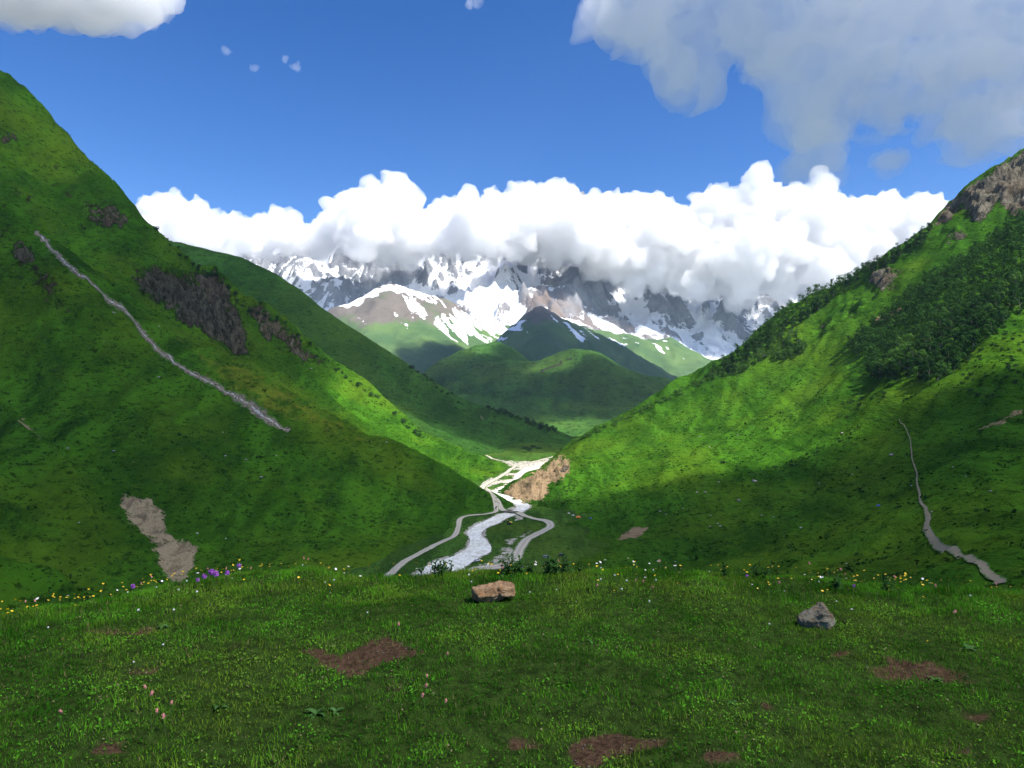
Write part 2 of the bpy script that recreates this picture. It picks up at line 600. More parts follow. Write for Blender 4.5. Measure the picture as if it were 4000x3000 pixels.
hillR = Terrain(-90, 930, 140, 1300, 2.55, zR)
px, py = hillR.pix()
mask = np.zeros(hillR.Z.shape + (3,))
for i, c in enumerate(clR):
    mask[..., 0] = np.maximum(mask[..., 0], soft(px, py, c, 26) * (0.9 if i == 0 else 0.68 if i == 1 else 0.56))
mask[..., 0] = np.maximum(mask[..., 0], soft(px, py, [(2200, 1815), (2232, 1812), (2225, 1845), (2170, 1860)], 10) * 0.6)
mask[..., 1] = soft(px, py, bankR, 22) * 0.78
for i, c in enumerate(soilR):
    mask[..., 1] = np.maximum(mask[..., 1], soft(px, py, c, 9) * (0.8, 0.55, 0.6, 0.6, 0.5)[i])
mask[..., 2] = 0.35 * smooth(2020, 2180, py) * smooth(2400, 2900, px) + 0.2 * smooth(1700, 1500, py)
mat_right = hill_material("right_grass", (0.028, 0.096, 0.007), (0.052, 0.152, 0.010), (0.082, 0.150, 0.009), math.radians(37),
                          rock=(0.23, 0.21, 0.16), soil=(0.31, 0.22, 0.125))
hillR.build("right_hillside", mat_right, {"mask": mask})

# ------------------------------------------------------------------ the dark hill behind the left one
crest2 = [(0, 840, 1440), (300, 850, 1460), (745, 948, 1500), (900, 988, 1500), (1060, 1062, 1490), (1150, 1125, 1480), (1330, 1245, 1450),
          (1500, 1352, 1430), (1700, 1480, 1400), (1911, 1600, 1350), (2060, 1655, 1320), (2186, 1690, 1290), (2250, 1716, 1250)]
face2 = [(1300, 1460, 1200), (1600, 1600, 1200), (1900, 1725, 1100), (1500, 1480, 1290), (1100, 1180, 1350), (1700, 1600, 1290),
         (2000, 1740, 1130), (2120, 1760, 1080), (900, 1100, 1380), (600, 1100, 1300)]
ctrl = pts(crest2) + pts(face2)
for r in crest2:
    x, y, z = W(*r)
    ctrl.append((x - 10, y + 220, z - 130))
    ctrl.append((x - 20, y + 600, z - 420))
ctrl += [(60, 930, -120), (150, 1000, -120), (220, 1150, -120), (-60, 880, -120)]
rbf2 = RBF(ctrl, 35.0)


def z2(X, Y):
    Z = rbf2(X, Y)
    u, v = X * 0.5 + Y * 0.86, X * 0.86 - Y * 0.5
    fade = smooth(-108, -70, Z)
    Z = Z + fade * (ridged2(u / 130 + 0.3 * fbm2(X / 200, Y / 200, 2, 25), v / 700, 4, 221) - 1) * 9
    return Z + fade * fbm2(X / 90, Y / 90, 5, 23) * 2.5


hill2 = Terrain(-900, 260, 900, 2000, 5.0, z2)
px, py = hill2.pix()
mask = np.zeros(hill2.Z.shape + (3,))
mask[..., 1] = 0.5 * soft(px, py, [(1870, 1590), (1890, 1640), (1880, 1650)], 10)
mask[..., 0] = 0.42 * soft(px, py, [(1560, 1300), (1900, 1560), (1850, 1580), (1600, 1380)], 30)
mat_far = hill_material("far_grass", (0.030, 0.094, 0.016), (0.048, 0.132, 0.020), (0.068, 0.130, 0.018), math.radians(-60),
                        grain=0.55, rock=(0.10, 0.11, 0.08))
hill2.build("dark_green_ridge", mat_far, {"mask": mask})

# ------------------------------------------------------------------ knolls across the valley head
crestK = [(1500, 1560, 2900), (1640, 1470, 2950), (1740, 1405, 3000), (1850, 1362, 3050), (1930, 1342, 3080), (2000, 1362, 3050), (2060, 1410, 2980),
          (2110, 1440, 2880), (2200, 1392, 2780), (2290, 1360, 2720), (2370, 1382, 2690), (2450, 1430, 2660), (2550, 1475, 2620),
          (2640, 1512, 2580), (2750, 1560, 2540), (2900, 1640, 2500)]
faceK = [(1800, 1560, 2300), (2000, 1500, 2500), (2150, 1530, 2400), (2300, 1460, 2450), (2400, 1530, 2300), (2200, 1650, 1900),
         (2500, 1560, 2250), (1700, 1520, 2600), (1950, 1420, 2800), (2600, 1620, 2100)]
ctrl = pts(crestK) + pts(faceK)
for r in crestK:
    x, y, z = W(*r)
    ctrl.append((x, y + 350, z - 130))
    ctrl.append((x, y + 900, z - 330))
ctrl += [(-400, 1600, -130), (100, 1450, -130), (500, 1600, -130), (900, 2000, -110)]
rbfK = RBF(ctrl, 60.0)


def zK(X, Y):
    return (rbfK(X, Y) + (ridged2(X / 260, Y / 420, 5, 321) - 1) * 16 + fbm2(X / 150, Y / 150, 5, 33) * 7)


hillK = Terrain(-700, 1000, 1400, 3600, 10.0, zK)
mask = np.zeros(hillK.Z.shape + (3,))
px, py = hillK.pix()
mask[..., 0] = 0.5 * soft(px, py, [(2050, 1400), (2110, 1440), (2280, 1365), (2200, 1430), (2120, 1460)], 18)
mat_knoll = hill_material("knoll_grass", (0.034, 0.098, 0.020), (0.054, 0.140, 0.024), (0.080, 0.14, 0.022), math.radians(10),
                          grain=0.3, rock=(0.10, 0.10, 0.085))
hillK.build("green_knolls", mat_knoll, {"mask": mask})

# ------------------------------------------------------------------ alpine grass hills streaked with snow
crestA = [(900, 1480, 4500), (1050, 1380, 4600), (1200, 1290, 4700), (1340, 1192, 4800), (1440, 1140, 4900), (1550, 1122, 5000), (1650, 1138, 5050),
          (1750, 1190, 5080), (1850, 1250, 5080), (1950, 1305, 5050), (2010, 1345, 5000), (2060, 1370, 4950)]
crestB = [(1900, 1365, 4250), (1960, 1318, 4300), (2030, 1262, 4350), (2110, 1208, 4400), (2200, 1245, 4420), (2300, 1298, 4430),
          (2400, 1345, 4420), (2500, 1400, 4380), (2620, 1460, 4300), (2750, 1540, 4250)]
crestC = [(2180, 1270, 5600), (2330, 1300, 5600), (2450, 1312, 5550), (2550, 1330, 5500), (2650, 1345, 5450), (2740, 1380, 5350), (2830, 1440, 5250),
          (2950, 1520, 5150), (3200, 1600, 5000)]

def alpine(crest, back, front, fx, c, seed):
    ct = pts(crest)
    for r in crest:
        x, y, z = W(*r)
        ct.append((x, y + 450, z - back))
        ct.append((x, y + 1000, z - back * 2.4))
        ct.append((x + fx, y - 550, z - front))
        ct.append((x + 2 * fx, y - 1100, z - front * 1.9))
    f = RBF(ct, c)
    return lambda X, Y: f(X, Y) + (ridged2(X / 420, Y / 620, 6, seed) - 1) * 34 + fbm2(X / 260, Y / 260, 5, seed + 2) * 12


hillA = Terrain(-2300, 700, 3600, 6000, 14.0, alpine(crestA, 170, 270, 120, 120.0, 421))
hillB = Terrain(-500, 1500, 3400, 5300, 11.0, alpine(crestB, 150, 210, -40, 110.0, 431))
hillC = Terrain(-100, 2600, 4000, 6280, 14.0, alpine(crestC, 150, 210, -60, 120.0, 441))


def alpine_mask(T, seed):
    px, py = T.pix()
    st = fbm2((T.X * 0.9 + T.Y * .5) / 55, (T.Y - T.X * .4) / 240, 5, seed)
    st2 = fbm2(T.X / 240, T.Y / 240, 4, seed + 6)
    conc = ridged2(T.X / 420, T.Y / 620, 6, {61: 421, 62: 431, 63: 441}[seed])
    basin = soft(px, py, [(1560, 1140), (1760, 1200), (2080, 1215), (2040, 1260), (1930, 1350), (1850, 1350), (1700, 1280)], 60)
    rightb = soft(px, py, [(2150, 1230), (2330, 1290), (2640, 1340), (2700, 1420), (2560, 1400), (2400, 1370), (2250, 1300)], 45)
    rim = soft(px, py, [(1330, 1190), (1440, 1125), (1560, 1105), (1700, 1150), (1560, 1138), (1450, 1160), (1360, 1215)], 14)
    snow = (0.20 + 0.55 * st + 0.24 * st2 - 0.12 * conc + 0.72 * basin + 0.55 * rightb + 0.75 * rim
            - 0.34 * smooth(1270, 1400, py))
    mask = np.zeros(T.Z.shape + (3,))
    mask[..., 0] = np.clip(smooth(1330, 1200, py) * 0.75 + 0.25 * st2, 0, 1)
    mask[..., 1] = np.clip(snow, 0, 1)
    return mask


def alpine_material():
    m, nt, b = new_mat("alpine_grass_and_snow")
    n = N(nt)
    p = n.pos()
    g = n.mix(n.ramp(n.noise(p, 0.004, 6, 0.6), 0.35, 0.65), (0.055, 0.115, 0.035), (0.10, 0.17, 0.045))
    sc = n.mix(n.noise(p, 0.012, 6, 0.7), (0.085, 0.075, 0.065), (0.20, 0.165, 0.13))
    _, r, s, _b = n.attr("mask")
    col = n.mix(n.ramp(n.math('ADD', r, n.math('MULTIPLY', n.math('SUBTRACT', n.noise(p, 0.006, 7, 0.68), 0.5), 1.2)), 0.3, 0.7), g, sc)
    sn = n.ramp(n.math('ADD', s, n.math('MULTIPLY', n.math('SUBTRACT', n.noise(p, 0.02, 5, 0.7), 0.5), 0.5)), 0.50, 0.56)
    col = n.mix(sn, col, (0.86, 0.87, 0.89))
    nt.links.new(col, b.inputs["Base Color"])
    n.bump(n.noise(p, 0.02, 6, 0.7), 0.5, 20.0, b)
    return m


mat_alp = alpine_material()
hillA.build("alpine_hill", mat_alp, {"mask": alpine_mask(hillA, 61)})
hillB.build("pointed_alpine_hill", mat_alp, {"mask": alpine_mask(hillB, 62)})
hillC.build("moraine_hill", mat_alp, {"mask": alpine_mask(hillC, 63)})

# ------------------------------------------------------------------ snow mountains
crestS = [(200, 1300, 8800), (600, 1180, 8800), (850, 1090, 8800), (1000, 1030, 8700), (1060, 985, 8650), (1130, 965, 8600), (1190, 1000, 8700),
          (1280, 985, 8900), (1400, 960, 9000),
          (1550, 920, 9100), (1750, 880, 9200), (1950, 820, 9300), (2100, 780, 9300), (2300, 830, 9300), (2500, 930, 9300), (2700, 1000, 9300),
          (2900, 1060, 9300), (3050, 1100, 9300), (3300, 1130, 9300), (3700, 1200, 9400), (4300, 1250, 9400)]
ctrl = pts(crestS)
for r in crestS:
    x, y, z = W(*r)
    ctrl.append((x, y + 900, z - 700))
for px_, py_, Y_ in [(1150, 1250, 7300), (1300, 1280, 7200), (1500, 1250, 7000), (1700, 1230, 6900), (1850, 1230, 6800), (2000, 1240, 6700), (2150, 1230, 6700),
                     (2150, 1110, 7400), (2080, 1160, 7050), (1900, 1140, 7700), (1850, 1190, 7250), (1700, 1120, 7900), (2000, 1060, 8100), (2250, 1110, 8000), (2300, 1240, 6900),
                     (2500, 1320, 6700), (2650, 1360, 6800), (2780, 1400, 7000), (2600, 1200, 7900), (2450, 1180, 7800),
                     (2900, 1440, 7100), (2750, 1280, 7600), (2900, 1250, 8100), (3050, 1350, 7500), (600, 1350, 7500), (3500, 1450, 7500), (4200, 1500, 7500),
                     (1400, 1120, 8000), (1550, 1100, 8100), (0, 1500, 7500)]:
    ctrl.append(W(px_, py_, Y_))
rbfS = RBF(ctrl, 90.0)


def zS(X, Y):
    Z = rbfS(X, Y)
    hgt = smooth(150, 900, Z)
    wx = X + 150 * fbm2(X / 700, Y / 700, 4, 71)
    wy = Y + 150 * fbm2(X / 700 + 9, Y / 700, 4, 77)
    r = ridged2((wx + 0.5 * wy) / 1150, (wy - 0.3 * wx) / 1500, 3, 521, gain=0.5)
    r2 = ridged2((wx - 0.45 * wy) / 430, (wy + 0.2 * wx) / 640, 4, 541, gain=0.55)
    r3 = ridged2((wx + 0.3 * wy) / 130, wy / 190, 4, 561, gain=0.55)
    return Z + (r - 1.0) * (60 + 230 * hgt) + (r2 - 1.0) * (30 + 95 * hgt) + (r3 - 1.0) * (10 + 26 * hgt)


mtn = Terrain(-4300, 4700, 6350, 9800, 16.5, zS)


def blur(Z, s):
    for _ in range(2):
        Zp = np.pad(Z, s, mode='edge')
        c0 = np.cumsum(np.pad(Zp, ((1, 0), (0, 0))), 0)
        Zp = (c0[2 * s + 1:] - c0[:-2 * s - 1]) / (2 * s + 1)
        c1 = np.cumsum(np.pad(Zp, ((0, 0), (1, 0))), 1)
        Z = (c1[:, 2 * s + 1:] - c1[:, :-2 * s - 1]) / (2 * s + 1)
    return Z


def unit(a):
    return (a - a.mean()) / a.std()


gy, gx = np.gradient(blur(mtn.Z, 2), 16.5)
flat_big = unit(1 / np.sqrt(1 + gx * gx + gy * gy))
gy, gx = np.gradient(mtn.Z, 16.5)
flat_fine = unit(1 / np.sqrt(1 + gx * gx + gy * gy))
hollow = unit(np.clip(blur(mtn.Z, 6) - mtn.Z, -60, 60))
hollow_f = unit(np.clip(blur(mtn.Z, 2) - mtn.Z, -20, 20))
px, py = mtn.pix()
glacier = soft(px, py, [(1780, 1060), (1980, 1010), (2080, 1100), (1980, 1180), (1800, 1190), (1700, 1200), (1640, 1150), (1700, 1080)], 70)
glac2 = soft(px, py, [(2400, 1150), (2500, 1160), (2560, 1280), (2500, 1290), (2420, 1200)], 25)
glac3 = soft(px, py, [(2690, 1180), (2740, 1180), (2790, 1280), (2870, 1400), (2830, 1410), (2720, 1280)], 25)
basin = soft(px, py, [(1830, 1210), (1950, 1225), (2110, 1200), (2080, 1250), (1900, 1270)], 25)
low = soft(px, py, [(1750, 1190), (2000, 1210), (2080, 1120), (2150, 1100), (2250, 1200), (2400, 1260), (2600, 1300), (2500, 1360), (2200, 1290), (1700, 1290)], 50)
f = (0.45 * flat_big + 0.40 * flat_fine + 0.40 * hollow + 0.35 * hollow_f + 0.5 * unit(fbm2(mtn.X / 420, mtn.Y / 420, 6, 91)))
f = unit(f) * 0.20 + 0.54 + 0.42 * glacier + 0.40 * glac2 + 0.45 * glac3 + 0.3 * basin - 0.10 * low - 0.08 * smooth(2780, 2900, px)
mask = np.zeros(mtn.Z.shape + (3,))
mask[..., 0] = np.clip(f, 0, 1)
mask[..., 1] = np.clip(low * 0.9, 0, 1)


def mountain_material():
    m, nt, b = new_mat("snow_and_rock")
    n = N(nt)
    p = n.pos()
    rk = n.mix(n.ramp(n.noise(n.pos(scale=(1, 1, 0.5)), 0.006, 8, 0.7), 0.35, 0.65), (0.115, 0.125, 0.145), (0.26, 0.27, 0.29))
    _, s, br, _b = n.attr("mask")
    rk = n.mix(n.math('MULTIPLY', br, n.ramp(n.noise(p, 0.004, 5, 0.6), 0.3, 0.6)), rk, (0.23, 0.165, 0.125))
    sn = n.ramp(n.math('ADD', s, n.math('MULTIPLY', n.math('SUBTRACT', n.noise(p, 0.016, 8, 0.80), 0.5), 1.0)), 0.46, 0.52)
    col = n.mix(sn, rk, (0.86, 0.88, 0.91))
    nt.links.new(col, b.inputs["Base Color"])
    n.bump(n.noise(p, 0.011, 8, 0.72), 0.8, 50.0, b)
    return m


mtn.build("snow_mountains", mountain_material(), {"mask": mask})

# ------------------------------------------------------------------ valley floor, river, gravel, roads
def spline(pts_, n):
    """Catmull-Rom through 2-D/3-D points"""
    P = np.array(pts_, float)
    P = np.concatenate([[2 * P[0] - P[1]], P, [2 * P[-1] - P[-2]]])
    m = len(P) - 3
    t = np.linspace(0, m - 1e-6, n)
    i = t.astype(int)
    f = (t - i)[:, None]
    a, b, c, d = P[i], P[i + 1], P[i + 2], P[i + 3]
    return 0.5 * (2 * b + (c - a) * f + (2 * a - 5 * b + 4 * c - d) * f ** 2 + (3 * b - a - 3 * c + d) * f ** 3)


# river banks traced downstream to upstream
bank_l = [(1560, 2290), (1640, 2230), (1699, 2193), (1757, 2178), (1819, 2145), (1836, 2111), (1824, 2082), (1848, 2058), (1906, 2029), (1954, 2008), (2000, 1996),
          (2017, 1981), (2000, 1962), (1978, 1955), (1945, 1945), (1912, 1937), (1904, 1926), (1925, 1919), (1954, 1905), (1988, 1888), (2007, 1870), (2017, 1851),
          (2041, 1836), (2070, 1826), (2150, 1812)]
bank_r = [(1740, 2290), (1790, 2235), (1830, 2205), (1870, 2178), (1920, 2150), (1905, 2115), (1880, 2088), (1901, 2063), (1945, 2045), (1985, 2022), (2041, 2000),
          (2070, 1976), (2041, 1958), (2012, 1943), (1981, 1933), (1962, 1927), (1962, 1920), (1975, 1908), (1996, 1895), (2010, 1880), (2032, 1862), (2050, 1846),
          (2075, 1838), (2110, 1830), (2190, 1818)]
rl = np.array([floor_at(*p) for p in bank_l])
rr = np.array([floor_at(*p) for p in bank_r])
RL, RR = spline(rl, 240), spline(rr, 240)
river_poly = [tuple(p) for p in RL] + [tuple(p) for p in RR[::-1]]
gravel_poly = [floor_at(*p) for p in [(1870, 1985), (1860, 1935), (1866, 1905), (1900, 1878), (1960, 1852), (2010, 1822), (2070, 1805), (2170, 1800),
                                      (2120, 1835), (2060, 1840), (1962, 1925), (2045, 1962), (2075, 1975), (2040, 2000), (1960, 1990), (1900, 1960)]]
bar_polys = [[floor_at(*p) for p in q] for q in (
    [(1700, 2240), (1900, 2205), (1950, 2160), (1930, 2140), (1990, 2130), (2040, 2150), (2020, 2200), (1900, 2230), (1720, 2260)],
    [(1975, 2070), (2010, 2010), (2080, 2015), (2060, 2030), (2000, 2045)],
    [(1960, 2110), (2050, 2080), (2110, 2060), (2060, 2100), (2010, 2130), (1990, 2160)])]
grass_bars = [[floor_at(*p) for p in q] for q in (
    [(1895, 1905), (1950, 1888), (2010, 1885), (1990, 1902), (1920, 1915)], [(1935, 1865), (1985, 1855), (2040, 1858), (2020, 1872), (1950, 1878)],
    [(1985, 1840), (2050, 1835), (2040, 1845), (1990, 1850)], [(1920, 1945), (1990, 1948), (2018, 1975), (1992, 1985), (1940, 1965)],
    [(1975, 1822), (2030, 1815), (2030, 1828), (1990, 1832)])]


def z_floor(X, Y):
    Z = floor_z(Y) + 0.5 + 0.35 * fbm2(X / 14, Y / 14, 4, 601) + 0.8 * fbm2(X / 50, Y / 50, 3, 605)
    d = polydist(X, Y, river_poly[::3])
    ins = inpoly(X, Y, river_poly[::3])
    return np.where(ins, floor_z(Y) - 0.9, Z * smooth(0, 6, d) + (floor_z(Y) + 0.25) * (1 - smooth(0, 6, d)))


flr = Terrain(-240, 280, 300, 1260, 3.1, z_floor)
mask = np.zeros(flr.Z.shape + (3,))
g = soft(flr.X, flr.Y, gravel_poly, 5)
for q in bar_polys:
    g = np.maximum(g, soft(flr.X, flr.Y, q, 4) * 0.62)
for q in grass_bars:
    g = g - 0.75 * soft(flr.X, flr.Y, q, 5)
d = polydist(flr.X, flr.Y, river_poly[::3])
g = np.maximum(g, np.where(inpoly(flr.X, flr.Y, river_poly[::3]), 1.0, 0.62 * smooth(5, 1.5, d)))
far = soft(flr.X, flr.Y, [floor_at(*p) for p in [(1920, 1795), (2010, 1800), (2080, 1800), (2160, 1790), (2160, 1815), (2060, 1835), (2000, 1830), (1960, 1815)]], 8)
g = np.maximum(g, far * 0.6)
mask[..., 1] = np.clip(g, 0, 1) * 0.9
mat_floor = hill_material("valley_grass", (0.040, 0.098, 0.016), (0.062, 0.145, 0.022), (0.085, 0.14, 0.018), 0.3, grain=1.6,
                          soil=(0.50, 0.46, 0.39))
flr.build("valley_floor", mat_floor, {"mask": mask})


def ribbon(name, left, right, zf, mat, across=5, crown=0.0, attrs=False):
    left, right = np.asarray(left), np.asarray(right)
    t = np.linspace(0, 1, across)
    V = left[:, None, :] * (1 - t)[None, :, None] + right[:, None, :] * t[None, :, None]
    Z = zf(V[..., 0], V[..., 1]) + crown * (1 - (2 * t - 1) ** 2)[None, :]
    v = np.concatenate([V, Z[..., None]], -1).reshape(-1, 3)
    at = None
    if attrs:
        L = np.concatenate([[0], np.cumsum(np.hypot(*np.diff((left + right) / 2, axis=0).T))])
        at = {"lane": np.stack([np.broadcast_to(t, V.shape[:2]), np.broadcast_to(L[:, None] / 100, V.shape[:2]), np.zeros(V.shape[:2])], -1).reshape(-1, 3)}
    o = bpy.data.objects.new(name, np_mesh(name, v, grid_faces(len(left), across), mat, attrs=at))
    o["kind"] = "structure"
    return link(o)


def water_material(name, base, foam_lo, foam_hi, scale):
    m, nt, b = new_mat(name)
    n = N(nt)
    p = n.pos(scale=(1, 0.5, 1), rot=(0, 0, 0.5))
    w1 = n.noise(p, scale, 6, 0.7, 0.8)
    w2 = n.noise(n.pos(), scale * 0.25, 4, 0.6)
    f = n.math('ADD', n.math('MULTIPLY', w1, 0.75), n.math('MULTIPLY', w2, 0.25))
    col = n.mix(n.ramp(f, foam_lo, foam_hi), base, (0.86, 0.85, 0.78))
    nt.links.new(col, b.inputs["Base Color"])
    b.inputs["Roughness"].default_value = 0.5
    b.inputs["Specular IOR Level"].default_value = 0.3
    n.bump(w1, 0.8, 0.5, b)
    return m


mat_river = water_material("glacial_water", (0.60, 0.58, 0.49), 0.42, 0.56, 0.35)
ribbon("river", RL, RR, lambda X, Y: floor_z(Y) + 0.05 + 0.10 * fbm2(X / 3, Y / 3, 3, 611), mat_river, across=14)


def gravel_material(name, a, b_, scale=0.8, ruts=True, edge_rag=0.5):
    m, nt, b = new_mat(name)
    n = N(nt)
    p = n.pos()
    c = n.mix(n.noise(p, scale, 6, 0.7), a, b_)
    if ruts:
        col, t, L, _ = n.attr("lane")
        wob = n.math('ADD', t, n.math('MULTIPLY', n.math('SUBTRACT', n.noise(p, 0.15, 3), 0.5), 0.25))
        r1 = n.ramp(n.math('ABSOLUTE', n.math('SUBTRACT', wob, 0.3)), 0.12, 0.04)
        r2 = n.ramp(n.math('ABSOLUTE', n.math('SUBTRACT', wob, 0.7)), 0.12, 0.04)
        c = n.mix(n.math('MULTIPLY', n.math('MAXIMUM', r1, r2), 0.55), c, tuple(min(1, q * 1.25) for q in b_))
    col, t, L, _ = n.attr("lane")
    edge = n.math('ABSOLUTE', n.math('SUBTRACT', t, 0.5))
    rg = n.math('ADD', n.math('MULTIPLY', n.math('SUBTRACT', n.noise(p, 0.45, 5, 0.7), 0.5), edge_rag), edge)
    grass = n.mix(n.noise(p, 0.6, 4), (0.030, 0.085, 0.010), (0.060, 0.140, 0.016))
    c = n.mix(n.ramp(rg, 0.34, 0.44), c, grass)
    nt.links.new(c, b.inputs["Base Color"])
    n.bump(n.noise(p, scale * 2, 5, 0.7), 0.6, 0.15, b)
    return m


mat_track = gravel_material("track_gravel", (0.29, 0.255, 0.20), (0.48, 0.44, 0.36))


def road(name, rows, zf, width, mat=None, n=160):
    C = spline([floor_at(a, b) for a, b in rows], n)
    T = np.gradient(C, axis=0)
    T /= np.linalg.norm(T, axis=1)[:, None]
    Nn = np.stack([-T[:, 1], T[:, 0]], 1)
    w = (np.interp(np.linspace(0, 1, n), np.linspace(0, 1, len(width)), width) if hasattr(width, "__len__") else np.full(n, width))
    w = w * (1 + 0.12 * np.array([gnoise2(np.array([k * 0.11]), np.array([0.5]), 7)[0] for k in range(n)]))
    return ribbon(name, C + Nn * w[:, None] / 2, C - Nn * w[:, None] / 2, zf, mat or mat_track, across=9, crown=0.1, attrs=True), C


def z_ground(X, Y):
    z = np.maximum(flr.z(X, Y), np.maximum(hillL.z(X, Y), hillR.z(X, Y)))
    return z


road_main, main_c = road("gravel_road", [(1800, 2300), (1850, 2235), (1960, 2215), (2010, 2190), (2030, 2150), (2060, 2110), (2110, 2085), (2150, 2060),
                                         (2135, 2040), (2085, 2030), (2050, 2018), (2020, 2004), (1965, 1996), (1920, 1972), (1888, 1945), (1878, 1920), (1888, 1900),
                                         (1920, 1882), (1965, 1857), (2000, 1833), (2018, 1820)],
                         lambda X, Y: np.maximum(z_ground(X, Y), floor_z(Y) + 0.3) + 0.35, [12, 11, 10, 9, 8, 8, 8, 7, 7, 7, 8, 9, 9, 8, 7, 6, 5])
road("gravel_road", [(2005, 1826), (2040, 1816), (2080, 1808), (2120, 1797), (2170, 1785)], lambda X, Y: z_ground(X, Y) + 0.35, 5)
road("gravel_road", [(2010, 1822), (1985, 1810), (1950, 1800), (1920, 1792), (1900, 1780)], lambda X, Y: np.maximum(z_ground(X, Y), hill2.z(X, Y)) + 0.35, 4)
road("left_bank_track", [(1480, 2290), (1560, 2215), (1620, 2175), (1690, 2140), (1770, 2100), (1790, 2065), (1800, 2030), (1850, 2018), (1905, 2010), (1938, 2000),
                         (1925, 1980), (1905, 1965)],
     lambda X, Y: z_ground(X, Y) + 0.4, [7, 6.5, 6, 6, 5, 5, 5, 4, 5, 6, 6])


# footpath on the right meadow and the mountain stream on the left slope, laid on their hillsides
def drape(name, T, pix, width, mat, lift, n=220, wob=0.25, seed=3):
    H = [T.hit(a, b) for a, b in pix]
    C = spline([h[:2] for h in H if h], n)
    Tn = np.gradient(C, axis=0)
    Tn /= np.linalg.norm(Tn, axis=1)[:, None] + 1e-9
    Nn = np.stack([-Tn[:, 1], Tn[:, 0]], 1)
    k = np.arange(n)
    C = C + Nn * (gnoise2(k * 0.13, k * 0, seed) * width[0] * 0.4)[:, None]
    w = np.interp(np.linspace(0, 1, n), np.linspace(0, 1, len(width)), width) * (1 + wob * gnoise2(k * 0.31, k * 0 + 3.3, seed + 1))
    return ribbon(name, C + Nn * w[:, None] / 2, C - Nn * w[:, None] / 2, lambda X, Y: T.z(X, Y) + lift, mat, across=7, attrs=True)


mat_path = gravel_material("trodden_path", (0.13, 0.105, 0.065), (0.33, 0.275, 0.185), 1.1, ruts=False, edge_rag=1.3)
drape("footpath", hillR, [(3905, 2285), (3870, 2250), (3800, 2190), (3720, 2150), (3650, 2110), (3620, 2070), (3625, 2020), (3605, 1980), (3590, 1920), (3575, 1850),
                          (3560, 1760), (3545, 1690), (3510, 1640)], [3.2, 3.2, 3.2, 3.0, 2.4, 1.2, 0.8, 0.6, 0.45], mat_path, 0.45, n=130, wob=0.25)


def stream_material():
    m, nt, b = new_mat("stream_bed")
    n = N(nt)
    p = n.pos()
    col, t, L, _ = n.attr("lane")
    bed = n.mix(n.ramp(n.noise(p, 0.35, 6, 0.75), 0.35, 0.65), (0.05, 0.043, 0.032), (0.25, 0.205, 0.15))
    wob = n.math('ADD', t, n.math('MULTIPLY', n.math('SUBTRACT', n.noise(p, 0.08, 3), 0.5), 0.55))
    w = n.ramp(n.math('ADD', n.math('ABSOLUTE', n.math('SUBTRACT', wob, 0.5)), n.math('MULTIPLY', n.math('SUBTRACT', n.noise(p, 0.35, 5, 0.7), 0.5), 0.75)), 0.06, 0.01)
    rg = n.math('ADD', n.math('MULTIPLY', n.math('SUBTRACT', n.noise(p, 0.25, 5, 0.7), 0.5), 1.3), n.math('ABSOLUTE', n.math('SUBTRACT', t, 0.5)))
    bed = n.mix(n.ramp(rg, 0.30, 0.42), bed, n.mix(n.noise(p, 0.5, 4), (0.028, 0.085, 0.008), (0.055, 0.14, 0.012)))
    c = n.mix(w, bed, (0.40, 0.40, 0.38))
    nt.links.new(c, b.inputs["Base Color"])
    n.bump(n.noise(p, 0.9, 6, 0.7), 0.9, 0.8, b)
    return m


drape("mountain_stream", hillL, [(140, 905), (190, 960), (240, 1010), (300, 1070), (370, 1120), (450, 1190), (520, 1250), (570, 1320), (630, 1380), (700, 1430), (790, 1480),
                                 (880, 1530), (970, 1580), (1050, 1640), (1130, 1685)], [5, 9, 8, 9, 9, 9, 8, 10, 13, 7], stream_material(), 0.5, n=300, wob=0.6, seed=9)

# ------------------------------------------------------------------ the hill we stand on
rim_px = np.array([-1500, -400, 0, 300, 600, 900, 1200, 1700, 2000, 2500, 3000, 3500, 4000, 4500, 5500])
rim_py = np.array([2430, 2395, 2370, 2330, 2254, 2220, 2210, 2206, 2206, 2210, 2230, 2252, 2268, 2280, 2290])


def rim_y(X, Y):
    px = 2000 + FPX * X / np.maximum(Y, 1.0)
    return CAMZ * FPX / (np.interp(px, rim_px, rim_py) - 1500) + 0.16 * fbm2(X / 0.8, Y * 0 + 2.2, 3, 731)


def z_meadow(X, Y):
    Z = 0.035 * fbm2(X / 1.3, Y / 1.3, 4, 701) + 0.012 * fbm2(X / 0.25, Y / 0.25, 3, 705)
    Z = Z * smooth(9, 5, np.abs(X) * 0.6)
    e = Y - rim_y(X, Y)
    drop = 0.30 * (np.sqrt(e * e + 0.25 ** 2) + e)
    return Z - drop + np.clip((e - 3) / 6, 0, 1) * 0.2 * fbm2(X / 4, Y / 4, 4, 709)


def z_near(X, Y):
    e = Y - rim_y(X, Y)
    Z = np.maximum(-0.5 - 0.29 * (np.sqrt(e * e + 0.25 ** 2) + e), -128)
    return Z + np.clip((e - 6) / 10, 0, 1) * 0.02 * np.minimum(e, 60) * fbm2(X / 30, Y / 30, 5, 719)


near = Terrain(-420, 420, -160, 330, 5.0, z_near)
near.build("meadow_hillside", mat_left, {"mask": np.zeros(near.Z.shape + (3,))})

